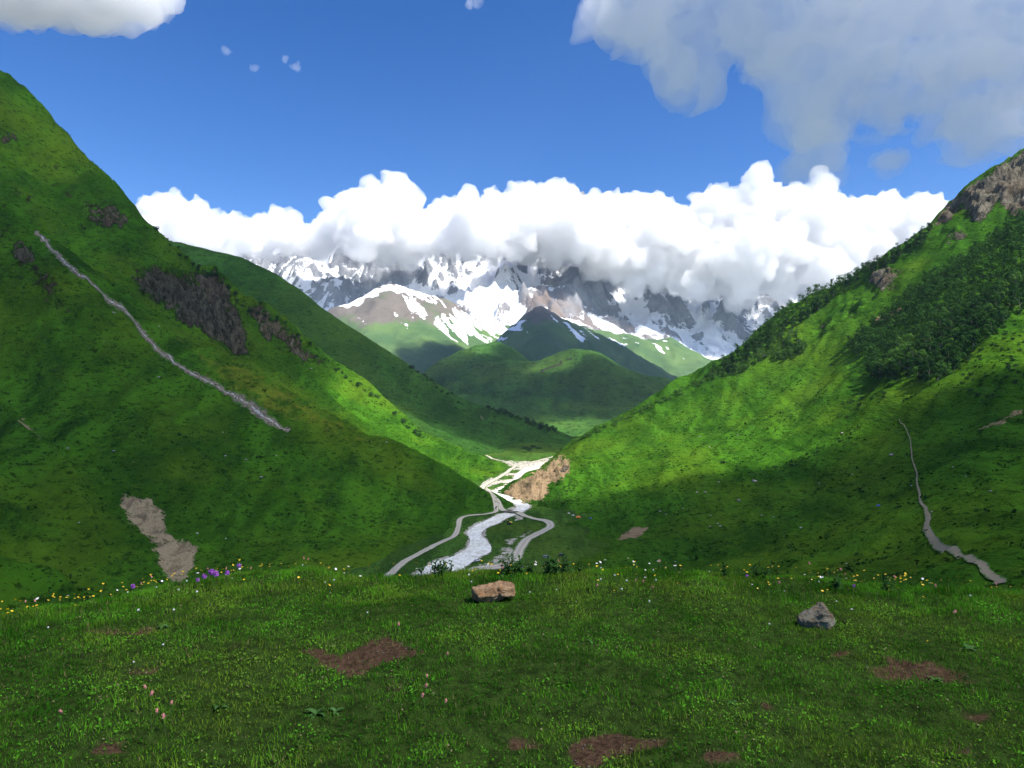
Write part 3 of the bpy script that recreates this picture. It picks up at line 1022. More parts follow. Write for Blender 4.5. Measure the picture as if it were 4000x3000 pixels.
# ------------------------------------------------------------------ clouds
def cloud_material(name, density, albedo=(0.985, 0.99, 1.0), g=0.0):
    m = bpy.data.materials.new(name)
    m.use_nodes = True
    nt = m.node_tree
    for n_ in list(nt.nodes):
        if n_.type != 'OUTPUT_MATERIAL':
            nt.nodes.remove(n_)
    v = nt.nodes.new("ShaderNodeVolumePrincipled")
    v.inputs["Color"].default_value = (*albedo, 1)
    v.inputs["Density"].default_value = density
    v.inputs["Anisotropy"].default_value = g
    nt.links.new(v.outputs[0], nt.nodes["Material Output"].inputs["Volume"])
    m.cycles.homogeneous_volume = True
    return m


def cloud(name, blobs, voxel, mat, label, amp=0.33, seed=1, parent=None):
    """blobs (x,y,z,r) melted together, then billowed into cauliflower heads; a closed body filled with mist"""
    ico = bpy.data.meshes.new("cloud_seed")
    import bmesh
    bm = bmesh.new()
    bmesh.ops.create_icosphere(bm, subdivisions=2, radius=1.0)
    base = np.array([v.co for v in bm.verts])
    tris = np.array([[v.index for v in f.verts] for f in bm.faces])
    bm.free()
    V, F = [], []
    for i, (x, y, z, r) in enumerate(blobs):
        V.append(base * r + np.array((x, y, z)))
        F.append(tris + len(base) * i)
    me = np_mesh(name, np.concatenate(V), np.concatenate(F), mat, nper=3)
    o = link(bpy.data.objects.new(name, me))
    md = o.modifiers.new("melt", 'REMESH')
    md.mode = 'VOXEL'
    md.voxel_size = voxel
    dg = bpy.context.evaluated_depsgraph_get()
    ev = o.evaluated_get(dg)
    me2 = bpy.data.meshes.new_from_object(ev)
    o.modifiers.clear()
    o.data = me2
    bpy.data.meshes.remove(me)
    bpy.data.meshes.remove(ico)
    n = len(me2.vertices)
    co = np.empty(n * 3, np.float32)
    me2.vertices.foreach_get("co", co)
    co = co.reshape(-1, 3).astype(float)
    no = np.empty(n * 3, np.float32)
    me2.vertices.foreach_get("normal", no)
    no = no.reshape(-1, 3).astype(float)
    d = np.zeros(n)
    L = voxel * 10
    a = voxel * 10 * amp
    for k in range(5):
        q = co / L
        nz = vnoise3(q[:, 0], q[:, 1], q[:, 2], seed + k * 7)
        d += a * (np.abs(nz) * 1.7 - 0.45)
        L *= 0.47
        a *= 0.56
    co = co + no * d[:, None]
    me2.vertices.foreach_set("co", co.astype(np.float32).ravel())
    me2.update()
    md = o.modifiers.new("heal", 'REMESH')
    md.mode = 'VOXEL'
    md.voxel_size = voxel * 0.9
    me3 = bpy.data.meshes.new_from_object(o.evaluated_get(bpy.context.evaluated_depsgraph_get()))
    o.modifiers.clear()
    o.data = me3
    bpy.data.meshes.remove(me2)
    me3.polygons.foreach_set("use_smooth", np.ones(len(me3.polygons), bool))
    me3.update()
    if parent is not None:
        o.parent = parent
    else:
        tag(o, label, "cloud")
    return o


def outline_blobs(poly, Y, depth, n, rmax, rmin, seed, grow=1.0):
    """fill an outline seen at depth Y with balls that reach its edge"""
    r_ = np.random.default_rng(seed)
    p = np.array(poly, float)
    out = []
    m = Y / FPX
    tries = 0
    while len(out) < n and tries < 60:
        tries += 1
        q = r_.uniform(p.min(0), p.max(0), (4000, 2))
        q = q[inpoly(q[:, 0], q[:, 1], poly)]
        dd = polydist(q[:, 0], q[:, 1], poly) * m
        for (x, y), d in zip(q, dd):
            r = min(d, rmax * r_.uniform(0.55, 1.0))
            if r < rmin or len(out) >= n:
                continue
            yy = Y + r_.normal() * depth * min(1, r / rmax + 0.25)
            s = yy / Y
            X, _, Z = W(x, y, Y)
            out.append((X * s, yy, CAMZ + (Z - CAMZ) * s, r * grow))
    return out


mist = cloud_material("cloud_mist", 0.0085, (0.965, 0.968, 0.972))
mist_fringe = cloud_material("fringe_mist", 0.0011, (1, 1, 1))
mist_thin = cloud_material("thin_cloud_mist", 0.0038)
mist_veil = cloud_material("veil_cloud_mist", 0.0032)
mist_dense = cloud_material("shading_cloud_mist", 0.010)
mist_l2 = cloud_material("ridge_cloud_mist", 0.0062)
mist_deck = cloud_material("deck_cloud_mist", 0.0066)

bank = [(480, 900), (560, 790), (600, 758), (680, 768), (740, 772), (800, 790), (860, 830), (905, 872), (960, 850), (1040, 828), (1130, 830),
        (1195, 885), (1240, 870), (1290, 850), (1325, 765), (1400, 725), (1470, 715), (1520, 697), (1575, 715), (1615, 770),
        (1640, 810), (1690, 822), (1730, 790), (1765, 758), (1820, 775), (1870, 768), (1960, 735), (2040, 735), (2100, 722), (2180, 735),
        (2250, 742), (2290, 765), (2350, 752), (2440, 762), (2470, 800), (2520, 775), (2560, 812), (2640, 812), (2700, 790), (2750, 740), (2810, 725),
        (2880, 745), (2920, 690), (2960, 682), (3020, 735), (3070, 745), (3150, 722), (3200, 690), (3230, 672), (3290, 715), (3270, 790),
        (3290, 820), (3360, 785), (3460, 785), (3560, 770), (3650, 810), (3760, 880), (3800, 1000), (3500, 1120), (3250, 1160), (3080, 1130), (2950, 1165),
        (2800, 1185), (2650, 1170), (2520, 1135), (2400, 1110), (2300, 1060), (2220, 1005), (2100, 985), (1950, 990), (1800, 1000),
        (1700, 985), (1560, 1000), (1400, 985), (1250, 1020), (1180, 985), (1100, 1010), (900, 1010), (600, 1000)]
blobs = outline_blobs(bank, 7400, 190, 480, 260, 45, 5)
cb_ = cloud("cumulus_bank", blobs, 20, mist, "long bank of bright white cumulus hiding the snowy summits", amp=0.55, seed=3)


# grey cloud, upper right
grey = [(2330, -150), (2320, 20), (2380, 130), (2420, 200), (2520, 310), (2640, 360), (2680, 370), (2780, 290), (2830, 230), (2900, 280), (3030, 330), (3060, 400),
        (3150, 430), (3300, 440), (3420, 440), (3520, 430), (3650, 520), (3720, 510), (3780, 540), (3860, 600), (4000, 540), (4300, 500), (4400, -200), (3400, -250)]
gap = [(3080, 150), (3140, 90), (3300, 130), (3290, 200), (3180, 230)]
blobs = [b for b in outline_blobs(grey, 3300, 80, 300, 105, 22, 8)]
gc_ = cloud("grey_cloud", blobs, 19, mist_thin, "wide grey cloud drifting over the right-hand hill", amp=0.75, seed=13)
grey2 = [(3050, 650), (3100, 560), (3200, 500), (3270, 520), (3300, 600), (3340, 660), (3200, 665), (3120, 660)]
cloud("cloud_scrap", outline_blobs(grey2, 3300, 60, 30, 120, 25, 9), 14, mist_thin, "small ragged grey cloud just above the cumulus bank", amp=0.45, seed=17)
grey3 = [(3370, 620), (3430, 590), (3520, 600), (3530, 650), (3450, 680)]
cloud("cloud_scrap", outline_blobs(grey3, 3300, 50, 20, 80, 18, 10), 12, mist_thin, "faint scrap of cloud between the right ridge and the grey cloud", amp=0.45, seed=19)

white = [(-700, -300), (-700, 60), (0, 60), (120, 70), (220, 85), (260, 125), (330, 110), (400, 118), (470, 90), (520, 60), (600, 30), (660, 10), (680, -40), (500, -300)]
cloud("white_cloud", outline_blobs(white, 3600, 120, 120, 260, 30, 12), 18, mist, "white cloud with a ragged lower edge above the left hill", amp=0.4, seed=23)
for k, (x, y, r) in enumerate([(1165, 258, 22), (1118, 232, 10), (990, 268, 13), (890, 203, 13), (1860, 8, 34)]):
    q = [(x + r * math.cos(t) * (1 + .3 * math.sin(3 * t)), y + r * .8 * math.sin(t)) for t in np.linspace(0, 6.1, 10)]
    cloud("cloud_wisp", outline_blobs(q, 4200, 8, 12, 30, 4, 30 + k), 3.0, mist_thin,
          ["bright little wisp, larger of the pair in the blue above the left ridge", "faint speck of cloud beside the bright little wisp",
           "small pale wisp below the white cloud's tip", "tiny white wisp under the white cloud", "pale wisp at the upper rim of the blue sky"][k], amp=0.55, seed=40 + k)

# clouds overhead, higher than the view: their shadows lie on the hills and the grey cloud
def overhead(name, spots, alt, mat, label, seed, thick=0.35):
    r_ = np.random.default_rng(seed)
    bl = []
    for gx, gy, gz, rad in spots:
        t = (alt - gz) / SUN.z
        cx, cyy = gx + SUN.x * t, gy + SUN.y * t
        n_ = max(5, int((rad / 90) ** 2 * 4.0))
        for _ in range(n_):
            a, q = r_.uniform(0, 6.283), math.sqrt(r_.uniform(0, 1)) * max(rad - 60, 10)
            bl.append((cx + q * math.cos(a), cyy + q * math.sin(a), alt + r_.normal() * 25, r_.uniform(70, 120)))
    return cloud(name, bl, 34, mat, label, amp=0.22, seed=seed)


def overhead_poly(poly, alt, mat, label, seed, rmax=110, n=260):
    """a cloud whose shadow falls on the given stretch of ground (world x, y)"""
    r_ = np.random.default_rng(seed)
    p = np.array(poly, float)
    bl = []
    while len(bl) < n:
        q = r_.uniform(p.min(0), p.max(0), (600, 2))
        q = q[inpoly(q[:, 0], q[:, 1], poly)]
        dd = polydist(q[:, 0], q[:, 1], poly)
        for (x, y), d in zip(q, dd):
            r = min(d, rmax * r_.uniform(.7, 1.0))
            if r < 30 or len(bl) >= n:
                continue
            z0 = float(np.clip(max(flr.z(x, y), hillL.z(x, y) if x < 120 else -200, hillR.z(x, y) if x > -80 else -200), -112, 400))
            t = (alt - z0) / SUN.z
            bl.append((x + SUN.x * t, y + SUN.y * t, alt + r_.normal() * 15, r))
    return cloud("overhead_cloud", bl, 24, mat, label, amp=0.16, seed=seed)


overhead_poly([(-950, 150), (-950, 1140), (-600, 1140), (-400, 1120), (-260, 1070), (-190, 990), (-170, 890), (-165, 800), (-125, 740), (-65, 705), (0, 690), (60, 680), (120, 665),
               (200, 640), (300, 580), (400, 500), (500, 430), (620, 370), (620, 90), (-500, 90)], 1300, mist_deck, "broad cloud high over the valley shading the left hillside", 61, n=420)
overhead_poly([(-900, 1190), (-330, 1150), (-120, 1100), (60, 1060), (170, 1130), (190, 1350), (-60, 1480), (-600, 1700), (-900, 1650)], 1320, mist_l2,
              "cloud high over the valley shading the dark green ridge", 67, n=200)
overhead_poly([(-420, -260), (-420, 130), (560, 130), (560, -260)], 1280, mist_veil, "thin cloud high over the flower meadow", 71, n=120)
overhead("overhead_cloud", [(0, 2250, 0, 330), (350, 2350, 0, 330), (-350, 2700, 60, 300), (150, 2900, 100, 130)], 1800, mist_deck,
         "cloud shading the green knolls", 73)
overhead("overhead_cloud", [(500, 3350, 1500, 330), (800, 3250, 1450, 350), (2250, 3300, 1250, 330), (1700, 3300, 1250, 330), (700, 3400, 1500, 420), (1100, 3500, 1600, 450), (1600, 3400, 1600, 450), (2200, 3300, 1600, 450), (1500, 3100, 1700, 450), (2000, 3050, 1700, 450)], 2350,
         mist_dense, "unseen high cloud added to shade the grey cloud on the right", 79)  # extra cloud out of view, added between sun and grey cloud to darken it

# ------------------------------------------------------------------ trees and shrubs
import bmesh


def leaf_material(name, lo, hi):
    m, nt, b = new_mat(name)
    b.inputs["Specular IOR Level"].default_value = 0.0
    n = N(nt)
    oi = n.node("ShaderNodeObjectInfo")
    c = n.mix(oi.outputs["Random"], lo, hi)
    c = n.mix(n.ramp(n.noise(n.pos(), 0.9, 3), 0.35, 0.65, 0, 0.5), c, tuple(q * 0.55 for q in lo))
    nt.links.new(c, b.inputs["Base Color"])
    tr = n.node("ShaderNodeBsdfTranslucent")
    nt.links.new(c, tr.inputs["Color"])
    mx = n.node("ShaderNodeMixShader")
    mx.inputs[0].default_value = 0.16
    nt.links.new(b.outputs[0], mx.inputs[1])
    nt.links.new(tr.outputs[0], mx.inputs[2])
    nt.links.new(mx.outputs[0], nt.nodes["Material Output"].inputs["Surface"])
    return m


mat_bark, nt_, b_ = new_mat("bark")
n_ = N(nt_)
nt_.links.new(n_.mix(n_.noise(n_.pos(scale=(1, 1, .3)), 3.0, 5), (0.10, 0.085, 0.07), (0.30, 0.28, 0.25)), b_.inputs["Base Color"])
mat_leaf_dark = leaf_material("dark_leaves", (0.012, 0.044, 0.010), (0.048, 0.122, 0.022))
mat_leaf_mid = leaf_material("birch_leaves", (0.060, 0.150, 0.024), (0.105, 0.220, 0.036))
mat_leaf_far = leaf_material("shrub_leaves", (0.022, 0.058, 0.020), (0.040, 0.090, 0.028))


def leaf_cloud(r_, H, Wd, nclump, nleaf, size, base=0.18, out=0.5):
    """leaf-sized faces gathered in clumps through a crown's volume; unit: metres"""
    V = []
    for _ in range(nclump):
        t = r_.uniform(0, 1)
        zc = H * (base + (1 - base) * (0.12 + 0.80 * t))
        prof = math.sin(math.pi * min(0.95, 0.22 + 0.66 * t)) ** 0.6
        a, q = r_.uniform(0, 6.283), math.sqrt(r_.uniform(0.05, 1)) * Wd * 0.5 * prof * 0.8
        c = np.array([q * math.cos(a), q * math.sin(a), zc])
        cr = Wd * r_.uniform(0.17, 0.29)
        d = r_.normal(size=(nleaf, 3))
        d /= np.linalg.norm(d, axis=1)[:, None]
        p = c + d * (cr * r_.uniform(0.75, 1.05, (nleaf, 1))) * np.array([1, 1, 0.8])
        nrm = d + r_.normal(size=(nleaf, 3)) * out
        nrm /= np.linalg.norm(nrm, axis=1)[:, None]
        t1 = np.cross(nrm, r_.normal(size=(nleaf, 3)))
        t1 /= np.linalg.norm(t1, axis=1)[:, None]
        t2 = np.cross(nrm, t1)
        s = size * r_.uniform(0.6, 1.3, (nleaf, 1))
        V.append(np.stack([p - t1 * s, p - t2 * s * 0.6, p + t1 * s, p + t2 * s * 0.6], 1).reshape(-1, 3))
    V = np.concatenate(V)
    F = np.arange(len(V)).reshape(-1, 4)
    return V, F


def tube(path, radii, sides=6):
    V, F = [], []
    path = [Vector(p) for p in path]
    for i, p in enumerate(path):
        d = (path[min(i + 1, len(path) - 1)] - path[max(i - 1, 0)]).normalized()
        a = d.orthogonal().normalized()
        b = d.cross(a)
        for k in range(sides):
            t = 2 * math.pi * k / sides
            V.append(p + (a * math.cos(t) + b * math.sin(t)) * radii[i])
    for i in range(len(path) - 1):
        for k in range(sides):
            F.append((i * sides + k, i * sides + (k + 1) % sides, (i + 1) * sides + (k + 1) % sides, (i + 1) * sides + k))
    return [tuple(v) for v in V], F


def join(parts):
    V, F, o = [], [], 0
    for v, f in parts:
        V += list(v)
        F += [tuple(i + o for i in q) for q in f]
        o += len(v)
    return V, F


def mesh_of(name, vf, mat, smooth_=False):
    me = bpy.data.meshes.new(name)
    me.from_pydata([tuple(v) for v in vf[0]], [], [tuple(f) for f in vf[1]])
    me.materials.append(mat)
    if smooth_:
        me.polygons.foreach_set("use_smooth", np.ones(len(me.polygons), bool))
    me.update()
    return me


def outward(me):
    bm = bmesh.new()
    bm.from_mesh(me)
    bmesh.ops.recalc_face_normals(bm, faces=bm.faces)
    bm.to_mesh(me)
    bm.free()
    return me


tree_r = np.random.default_rng(77)
tree_kinds = []
for k in range(8):
    H, Wd = 10.0, (7.2, 6.2, 8.0, 6.6, 7.6, 5.6, 8.4, 6.9)[k]
    V, F = leaf_cloud(tree_r, H, Wd * 1.1, 11, 74, 0.44, base=0.06, out=0.28)
    tr = [tube([(0, 0, -0.8), (0.1, 0, 2.0), (0.2, 0.1, 5), (0.1, 0.2, 8.2)], [0.22, 0.17, 0.12, 0.04])]
    for q in range(5):
        a = q * 1.3 + k
        z0 = 1.8 + q * 1.1
        tr.append(tube([(0.1, 0.05, z0), (math.cos(a) * Wd * .18, math.sin(a) * Wd * .18, z0 + 1.0), (math.cos(a) * Wd * .34, math.sin(a) * Wd * .34, z0 + 1.9)],
                       [0.09, 0.06, 0.02], 5))
    tree_kinds.append((V, F, mesh_of("trunk", join(tr), mat_bark, True),
                       np_mesh("crown", V, F, mat_leaf_dark, smooth_=False), np_mesh("crown", V, F, mat_leaf_mid, smooth_=False)))
shrub_kinds = []
for k in range(5):
    V, F = leaf_cloud(tree_r, 2.2, 3.4, 10, 34, 0.22, base=0.0)
    shrub_kinds.append((V, F, np_mesh("shrub", V, F, mat_leaf_far, smooth_=False), np_mesh("shrub", V, F, mat_leaf_mid, smooth_=False)))


def scatter_pixels(T, poly, n, spacing, seed, keep=None, tries=14000):
    r_ = np.random.default_rng(seed)
    p = np.array(poly, float)
    out = []
    for _ in range(tries):
        if len(out) >= n:
            break
        q = r_.uniform(p.min(0), p.max(0))
        if not inpoly(q[0:1], q[1:2], poly)[0]:
            continue
        h = T.hit(q[0], q[1], 260)
        if h is None:
            continue
        if any((h[0] - o[0]) ** 2 + (h[1] - o[1]) ** 2 < spacing ** 2 for o in out):
            continue
        out.append(h)
    return out


def plant_tree(p, s, dark, label, group, r_):
    kd = tree_kinds[r_.integers(0, len(tree_kinds))]
    root = link(bpy.data.objects.new("broadleaf_tree", None))
    root.location = p
    root.rotation_euler = (0, 0, r_.uniform(0, 6.28))
    root.scale = (s * r_.uniform(0.85, 1.15), s * r_.uniform(0.85, 1.15), s * r_.uniform(0.85, 1.2))
    tag(root, label, "tree", group)
    link(bpy.data.objects.new("trunk", kd[2]), root)
    link(bpy.data.objects.new("crown", kd[3] if dark else kd[4]), root)


r_t = np.random.default_rng(5)
wood = [(4060, 800), (3990, 850), (3850, 960), (3760, 1020), (3640, 1090), (3560, 1140), (3520, 1190), (3440, 1250), (3320, 1340), (3310, 1380), (3380, 1400),
        (3390, 1470), (3450, 1490), (3560, 1490), (3660, 1495), (3760, 1430), (3830, 1340), (3940, 1260), (4060, 1180)]
light_band = [(3500, 1330), (3680, 1210), (3760, 1230), (3620, 1330), (3480, 1470), (3400, 1470), (3420, 1400)]
main_spots = scatter_pixels(hillR, wood, 400, 7.6, 21)
ridge_wood = [(3640, 900), (3470, 1010), (3300, 1095), (3150, 1155), (3000, 1265), (2880, 1385), (2770, 1470), (2840, 1465), (2960, 1390), (3090, 1290), (3180, 1230),
              (3220, 1200), (3300, 1130), (3380, 1080), (3520, 1010), (3620, 950)]
ridge_spots = scatter_pixels(hillR, ridge_wood, 240, 7.0, 22)
birch_band = [(2770, 1470), (2900, 1430), (3010, 1350), (3120, 1290), (3110, 1320), (3020, 1385), (2900, 1455), (2790, 1485)]
birch_spots = scatter_pixels(hillR, birch_band, 40, 6.0, 23)
grove = [(3020, 1400), (3070, 1360), (3120, 1345), (3160, 1350), (3140, 1380), (3060, 1410), (3030, 1420)]
grove_spots = scatter_pixels(hillR, grove, 22, 5.5, 24)
edge_line = [(2235, 1722), (2330, 1680), (2450, 1625), (2600, 1550), (2760, 1472), (2775, 1485), (2610, 1565), (2460, 1640), (2340, 1692), (2245, 1732)]
edge_spots = scatter_pixels(hillR, edge_line, 46, 5.0, 25)

main_spots.sort(key=lambda p: p[1])
ridge_spots.sort(key=lambda p: p[1])
stuff_trees = []
for i, p in enumerate(main_spots):
    a, b = proj(p[0], p[1], p[2])
    lite = inpoly(np.array([a]), np.array([b]), light_band)[0] or r_t.random() < 0.12
    s = r_t.uniform(1.05, 1.6)
    if i < 150:
        dd_ = polydist(np.array([a]), np.array([b]), wood)[0]
        big = "tall" if s > 1.4 else "small" if s < 1.2 else "middle-sized"
        where = ("at the lower end of the wood above open grass" if b > 1400 else "on the edge of the wood beside the upper pasture" if dd_ < 45 and a < 3700 else
                 "on the edge of the wood beside the scattered shrubs" if dd_ < 45 else "inside the wood beside the bright birch band" if inpoly(np.array([a]), np.array([b]), [(3380, 1250), (3700, 1130), (3850, 1200), (3600, 1420)])[0]
                 else "deep inside the wood")
        plant_tree(p, s, not lite, big + (" bright green birch " if lite else " dark green broadleaf tree ") + where, "trees of the wood on the right hillside", r_t)
    else:
        stuff_trees.append((p, s))
for i, p in enumerate(ridge_spots):
    if i < 62:
        s = r_t.uniform(0.95, 1.4)
        plant_tree(p, s, True, ("tall " if s > 1.25 else "small " if s < 1.1 else "") + "dark tree of the ridge wood " + ("under the rock outcrop" if p[0] > 380 else "above the small grove" if p[0] > 300 else "above the young birches" if p[0] > 240 else "where the wood tapers off"), "trees along the right ridge's crest", r_t)
    else:
        stuff_trees.append((p, r_t.uniform(0.95, 1.4)))
for p in birch_spots:
    plant_tree(p, r_t.uniform(0.7, 1.05), False, "pale young birch below the dark wood on the right ridge", "young birches under the ridge wood", r_t)
for p in grove_spots:
    plant_tree(p, r_t.uniform(0.7, 1.05), r_t.random() < 0.4, "tree in the small grove set apart on the right slope", "trees of the small grove", r_t)
V, F, o_ = [], [], 0
for p, s in stuff_trees:
    kd = tree_kinds[r_t.integers(0, 8)]
    v, f = kd[0].reshape(-1, 4, 3), kd[1]
    pick = r_t.random(len(v)) < 0.32
    v = v[pick].reshape(-1, 3)
    a = r_t.uniform(0, 6.28)
    R = np.array([[math.cos(a), -math.sin(a), 0], [math.sin(a), math.cos(a), 0], [0, 0, 1]])
    v = (v.reshape(-1, 4, 3) - v.reshape(-1, 4, 3).mean(1, keepdims=True)) * 1.35 + v.reshape(-1, 4, 3).mean(1, keepdims=True)
    V.append(v.reshape(-1, 3) @ R.T * s + np.array(p))
    F.append(np.arange(v.size // 3).reshape(-1, 4) + o_)
    o_ += v.size // 3
if V:
    w = link(bpy.data.objects.new("woodland", np_mesh("woodland", np.concatenate(V), np.concatenate(F), mat_leaf_dark, smooth_=False)))
    tag(w, "deep part of the wood higher on the right hillside", "woodland", kind="stuff")


def plant_shrub(p, s, lite, label, group):
    kd = shrub_kinds[r_t.integers(0, 5)]
    o = link(bpy.data.objects.new("shrub", kd[3] if lite else kd[2]))
    o.location = (p[0], p[1], p[2] - 0.15 * s)
    o.rotation_euler = (0, 0, r_t.uniform(0, 6.28))
    o.scale = (s * r_t.uniform(.8, 1.3), s * r_t.uniform(.8, 1.3), s * r_t.uniform(.7, 1.1))
    if "tiny" not in label:
        label = ("little " if s < 0.7 else "" if s < 1.2 else "stout " if s < 2.0 else "large ") + label
    tag(o, label, "shrub", group)


for p in edge_spots:
    plant_shrub(p, r_t.uniform(1.4, 2.6), True, "bright green bush on the low crest of the right spur", "bushes along the right spur's crest")
for poly, n_s, sp, lo, hi, lite, lab in [
        ([(3700, 1480), (3900, 1300), (4020, 1200), (4020, 1480), (3900, 1560), (3750, 1540)], 60, 5, 0.5, 1.3, False, "low shrub scattered on the grass below the wood"),
        ([(3280, 1560), (3420, 1500), (3480, 1560), (3300, 1640)], 18, 4, 0.5, 1.2, False, "low shrub in the hollow under the wood"),
        ([(2980, 1640), (3140, 1560), (3160, 1600), (3000, 1680)], 22, 4, 0.5, 1.1, True, "low green shrub in the strip on the right slope"),
        ([(2440, 1870), (2960, 1640), (2970, 1660), (2460, 1890)], 22, 5, 0.3, 0.8, False, "tiny shrub along the gully of the right slope"),
        ([(3010, 1830), (3120, 1790), (3300, 1700), (3340, 1650), (3360, 1670), (3320, 1710), (3120, 1815), (3020, 1840)], 26, 4, 0.4, 1.0, False, "shrub lining the upper gully of the right meadow"),
        ([(2120, 1970), (2230, 1880), (2260, 1900), (2180, 1960), (2130, 1990)], 26, 4, 0.6, 1.3, True, "bush on the bank beside the eroded cliff")]:
    for p in scatter_pixels(hillR, poly, n_s, sp, 31 + n_s):
        plant_shrub(p, r_t.uniform(lo, hi), lite, lab, lab.split(" ", 1)[1])
edgeL = [(600, 872), (650, 920), (740, 995), (850, 1085), (960, 1188), (1115, 1262), (1280, 1408), (1450, 1528), (1650, 1700), (1640, 1712), (1440, 1545), (1270, 1425),
         (1100, 1285), (940, 1205), (830, 1110), (720, 1020), (600, 900)]
for p in scatter_pixels(hillL, edgeL, 60, 7, 41):
    plant_shrub(p, r_t.uniform(1.2, 2.6), False, "dark bush on the left crest " + ("against the white cloud" if p[0] < -430 else "just behind the rock face" if p[0] < -340 else "beside the lower rocks" if p[0] < -240 else "above the sunlit slope"), "bushes on the left crest")
for poly, n_s in (([(1900, 1590), (2000, 1600), (2120, 1650), (2190, 1680), (2150, 1690), (2020, 1640), (1930, 1610)], 34),
                  ([(2010, 1760), (2060, 1745), (2110, 1760), (2090, 1785), (2040, 1780)], 14), ([(1600, 1420), (1800, 1560), (1790, 1580), (1590, 1440)], 14)):
    for p in scatter_pixels(hill2, poly, n_s, 9, 51 + n_s):
        plant_shrub(p, r_t.uniform(1.6, 3.2), False, "dark bush on the shaded ridge beyond the river", "bushes on the shaded ridge")
for px_, py_ in [(1500, 1640), (1560, 1700), (1620, 1690), (1350, 2050), (1280, 1960), (1200, 1900), (1420, 2120), (1100, 2010), (1040, 2060), (700, 1700), (860, 1640)]:
    h = hillL.hit(px_, py_)
    if h:
        plant_shrub(h, r_t.uniform(0.5, 1.0), False, "small bush on the left slope above the river", "small bushes on the left slope")

# tussocks: the rough tufts that speckle both slopes
def tussocks(name, T, n, cond, label, seed):
    r_ = np.random.default_rng(seed)
    X = r_.uniform(T.xs[2], T.xs[-3], n * 4)
    Y = r_.uniform(T.ys[2], T.ys[-3], n * 4)
    Z = T.z(X, Y)
    px, py = proj(X, Y, Z)
    ok = cond(px, py, Z) & (fbm2(X / 35, Y / 35, 4, seed) + 0.5 * fbm2(X / 9, Y / 9, 2, seed + 3) > 0.18)
    X, Y, Z = X[ok][:n], Y[ok][:n], Z[ok][:n]
    m = len(X)
    q = 4
    S = np.exp(r_.normal(-0.05, 0.42, m))
    P = np.repeat(np.stack([X, Y, Z], 1), q, 0)
    s = np.repeat(S, q)[:, None]
    P = P + r_.normal(size=(m * q, 3)) * s * np.array([0.45, 0.45, 0.12]) + np.array([0, 0, 0.22]) * s
    nr = r_.normal(size=(m * q, 3)) * 0.7 + np.array([0, 0, 0.7])
    nr /= np.linalg.norm(nr, axis=1)[:, None]
    t1 = np.cross(nr, r_.normal(size=(m * q, 3)))
    t1 /= np.linalg.norm(t1, axis=1)[:, None]
    t2 = np.cross(nr, t1)
    V = np.stack([P - t1 * s * .5, P - t2 * s * .35, P + t1 * s * .5, P + t2 * s * .35], 1).reshape(-1, 3)
    k = r_.uniform(0.35, 1.3, (m, 1)) * np.array([[0.028, 0.080, 0.010]])
    C = np.repeat(k, q * 4, 0)
    o = link(bpy.data.objects.new(name, np_mesh(name, V, np.arange(len(V)).reshape(-1, 4), mat_tuss, smooth_=False, attrs={"tint": C})))
    tag(o, label, "grass", kind="stuff")


mat_tuss, nt_, b_ = new_mat("tussock_grass")
b_.inputs["Specular IOR Level"].default_value = 0.0
nt_.links.new(N(nt_).attr("tint")[0], b_.inputs["Base Color"])
tussocks("hillside_tussocks", hillL, 16000, lambda px, py, Z: (px > -60) & (py < 2330) & (py > 300) & (Z > -105), "rough grass tufts speckling the left slope", 301)
tussocks("hillside_tussocks", hillR, 16000, lambda px, py, Z: (px < 4060) & (py < 2300) & (Z > -105), "rough grass tufts speckling the right slope", 311)

# ------------------------------------------------------------------ boulders on the slopes
def rock_material(name, a, b_, scale, stain=None):
    m, nt, b = new_mat(name)
    n = N(nt)
    p = n.pos(obj=True)
    c = n.mix(n.ramp(n.noise(p, scale, 8, 0.7), 0.3, 0.7), a, b_)
    if stain:
        c = n.mix(n.ramp(n.noise(p, scale * 0.4, 5, 0.65, 0.5), 0.48, 0.62, 0, 0.85), c, stain)
    cr = n.noise(n.pos(obj=True, scale=(0.6, 1, 2.2), rot=(0.2, 0.5, 0)), scale * 1.4, 8, 0.75, 1.2)
    c = n.mix(n.ramp(cr, 0.40, 0.30, 0, 0.85), c, tuple(q * 0.25 for q in a))
    nt.links.new(c, b.inputs["Base Color"])
    n.bump(n.math('ADD', n.noise(p, scale * 2, 8, 0.72), n.math('MULTIPLY', cr, 1.5)), 1.0, 0.35 / scale, b)
    return m


mat_boulder = rock_material("boulder_grey", (0.22, 0.21, 0.19), (0.50, 0.48, 0.44), 1.2)


def stone_mesh(seed, dims, planes=14, subdiv=4, rough=0.06, name="boulder", mat=None, cuts=()):
    bm = bmesh.new()
    bmesh.ops.create_icosphere(bm, subdivisions=subdiv, radius=1.0)
    D = np.array([v.co[:] for v in bm.verts])
    F = [tuple(v.index for v in f.verts) for f in bm.faces]
    bm.free()
    r_ = np.random.default_rng(seed)
    nn = r_.normal(size=(planes, 3))
    nn /= np.linalg.norm(nn, axis=1)[:, None]
    dd = r_.uniform(0.62, 1.0, planes)
    R = np.full(len(D), 1.15)
    for n0, d0 in list(zip(nn, dd)) + [(np.array(a) / np.linalg.norm(a), b) for a, b in cuts]:
        c = D @ n0
        R = np.minimum(R, np.where(c > 0.02, d0 / np.maximum(c, 0.02), 9))
    q = D * 2.2
    f = sum(0.5 ** k * vnoise3(q[:, 0] * 2 ** k + seed, q[:, 1] * 2 ** k, q[:, 2] * 2 ** k, seed + k) for k in range(5))
    R = R * (1 + rough * f)
    V = D * R[:, None] * np.array(dims) * 0.5
    return mesh_of(name, (V, F), mat or mat_boulder, True)


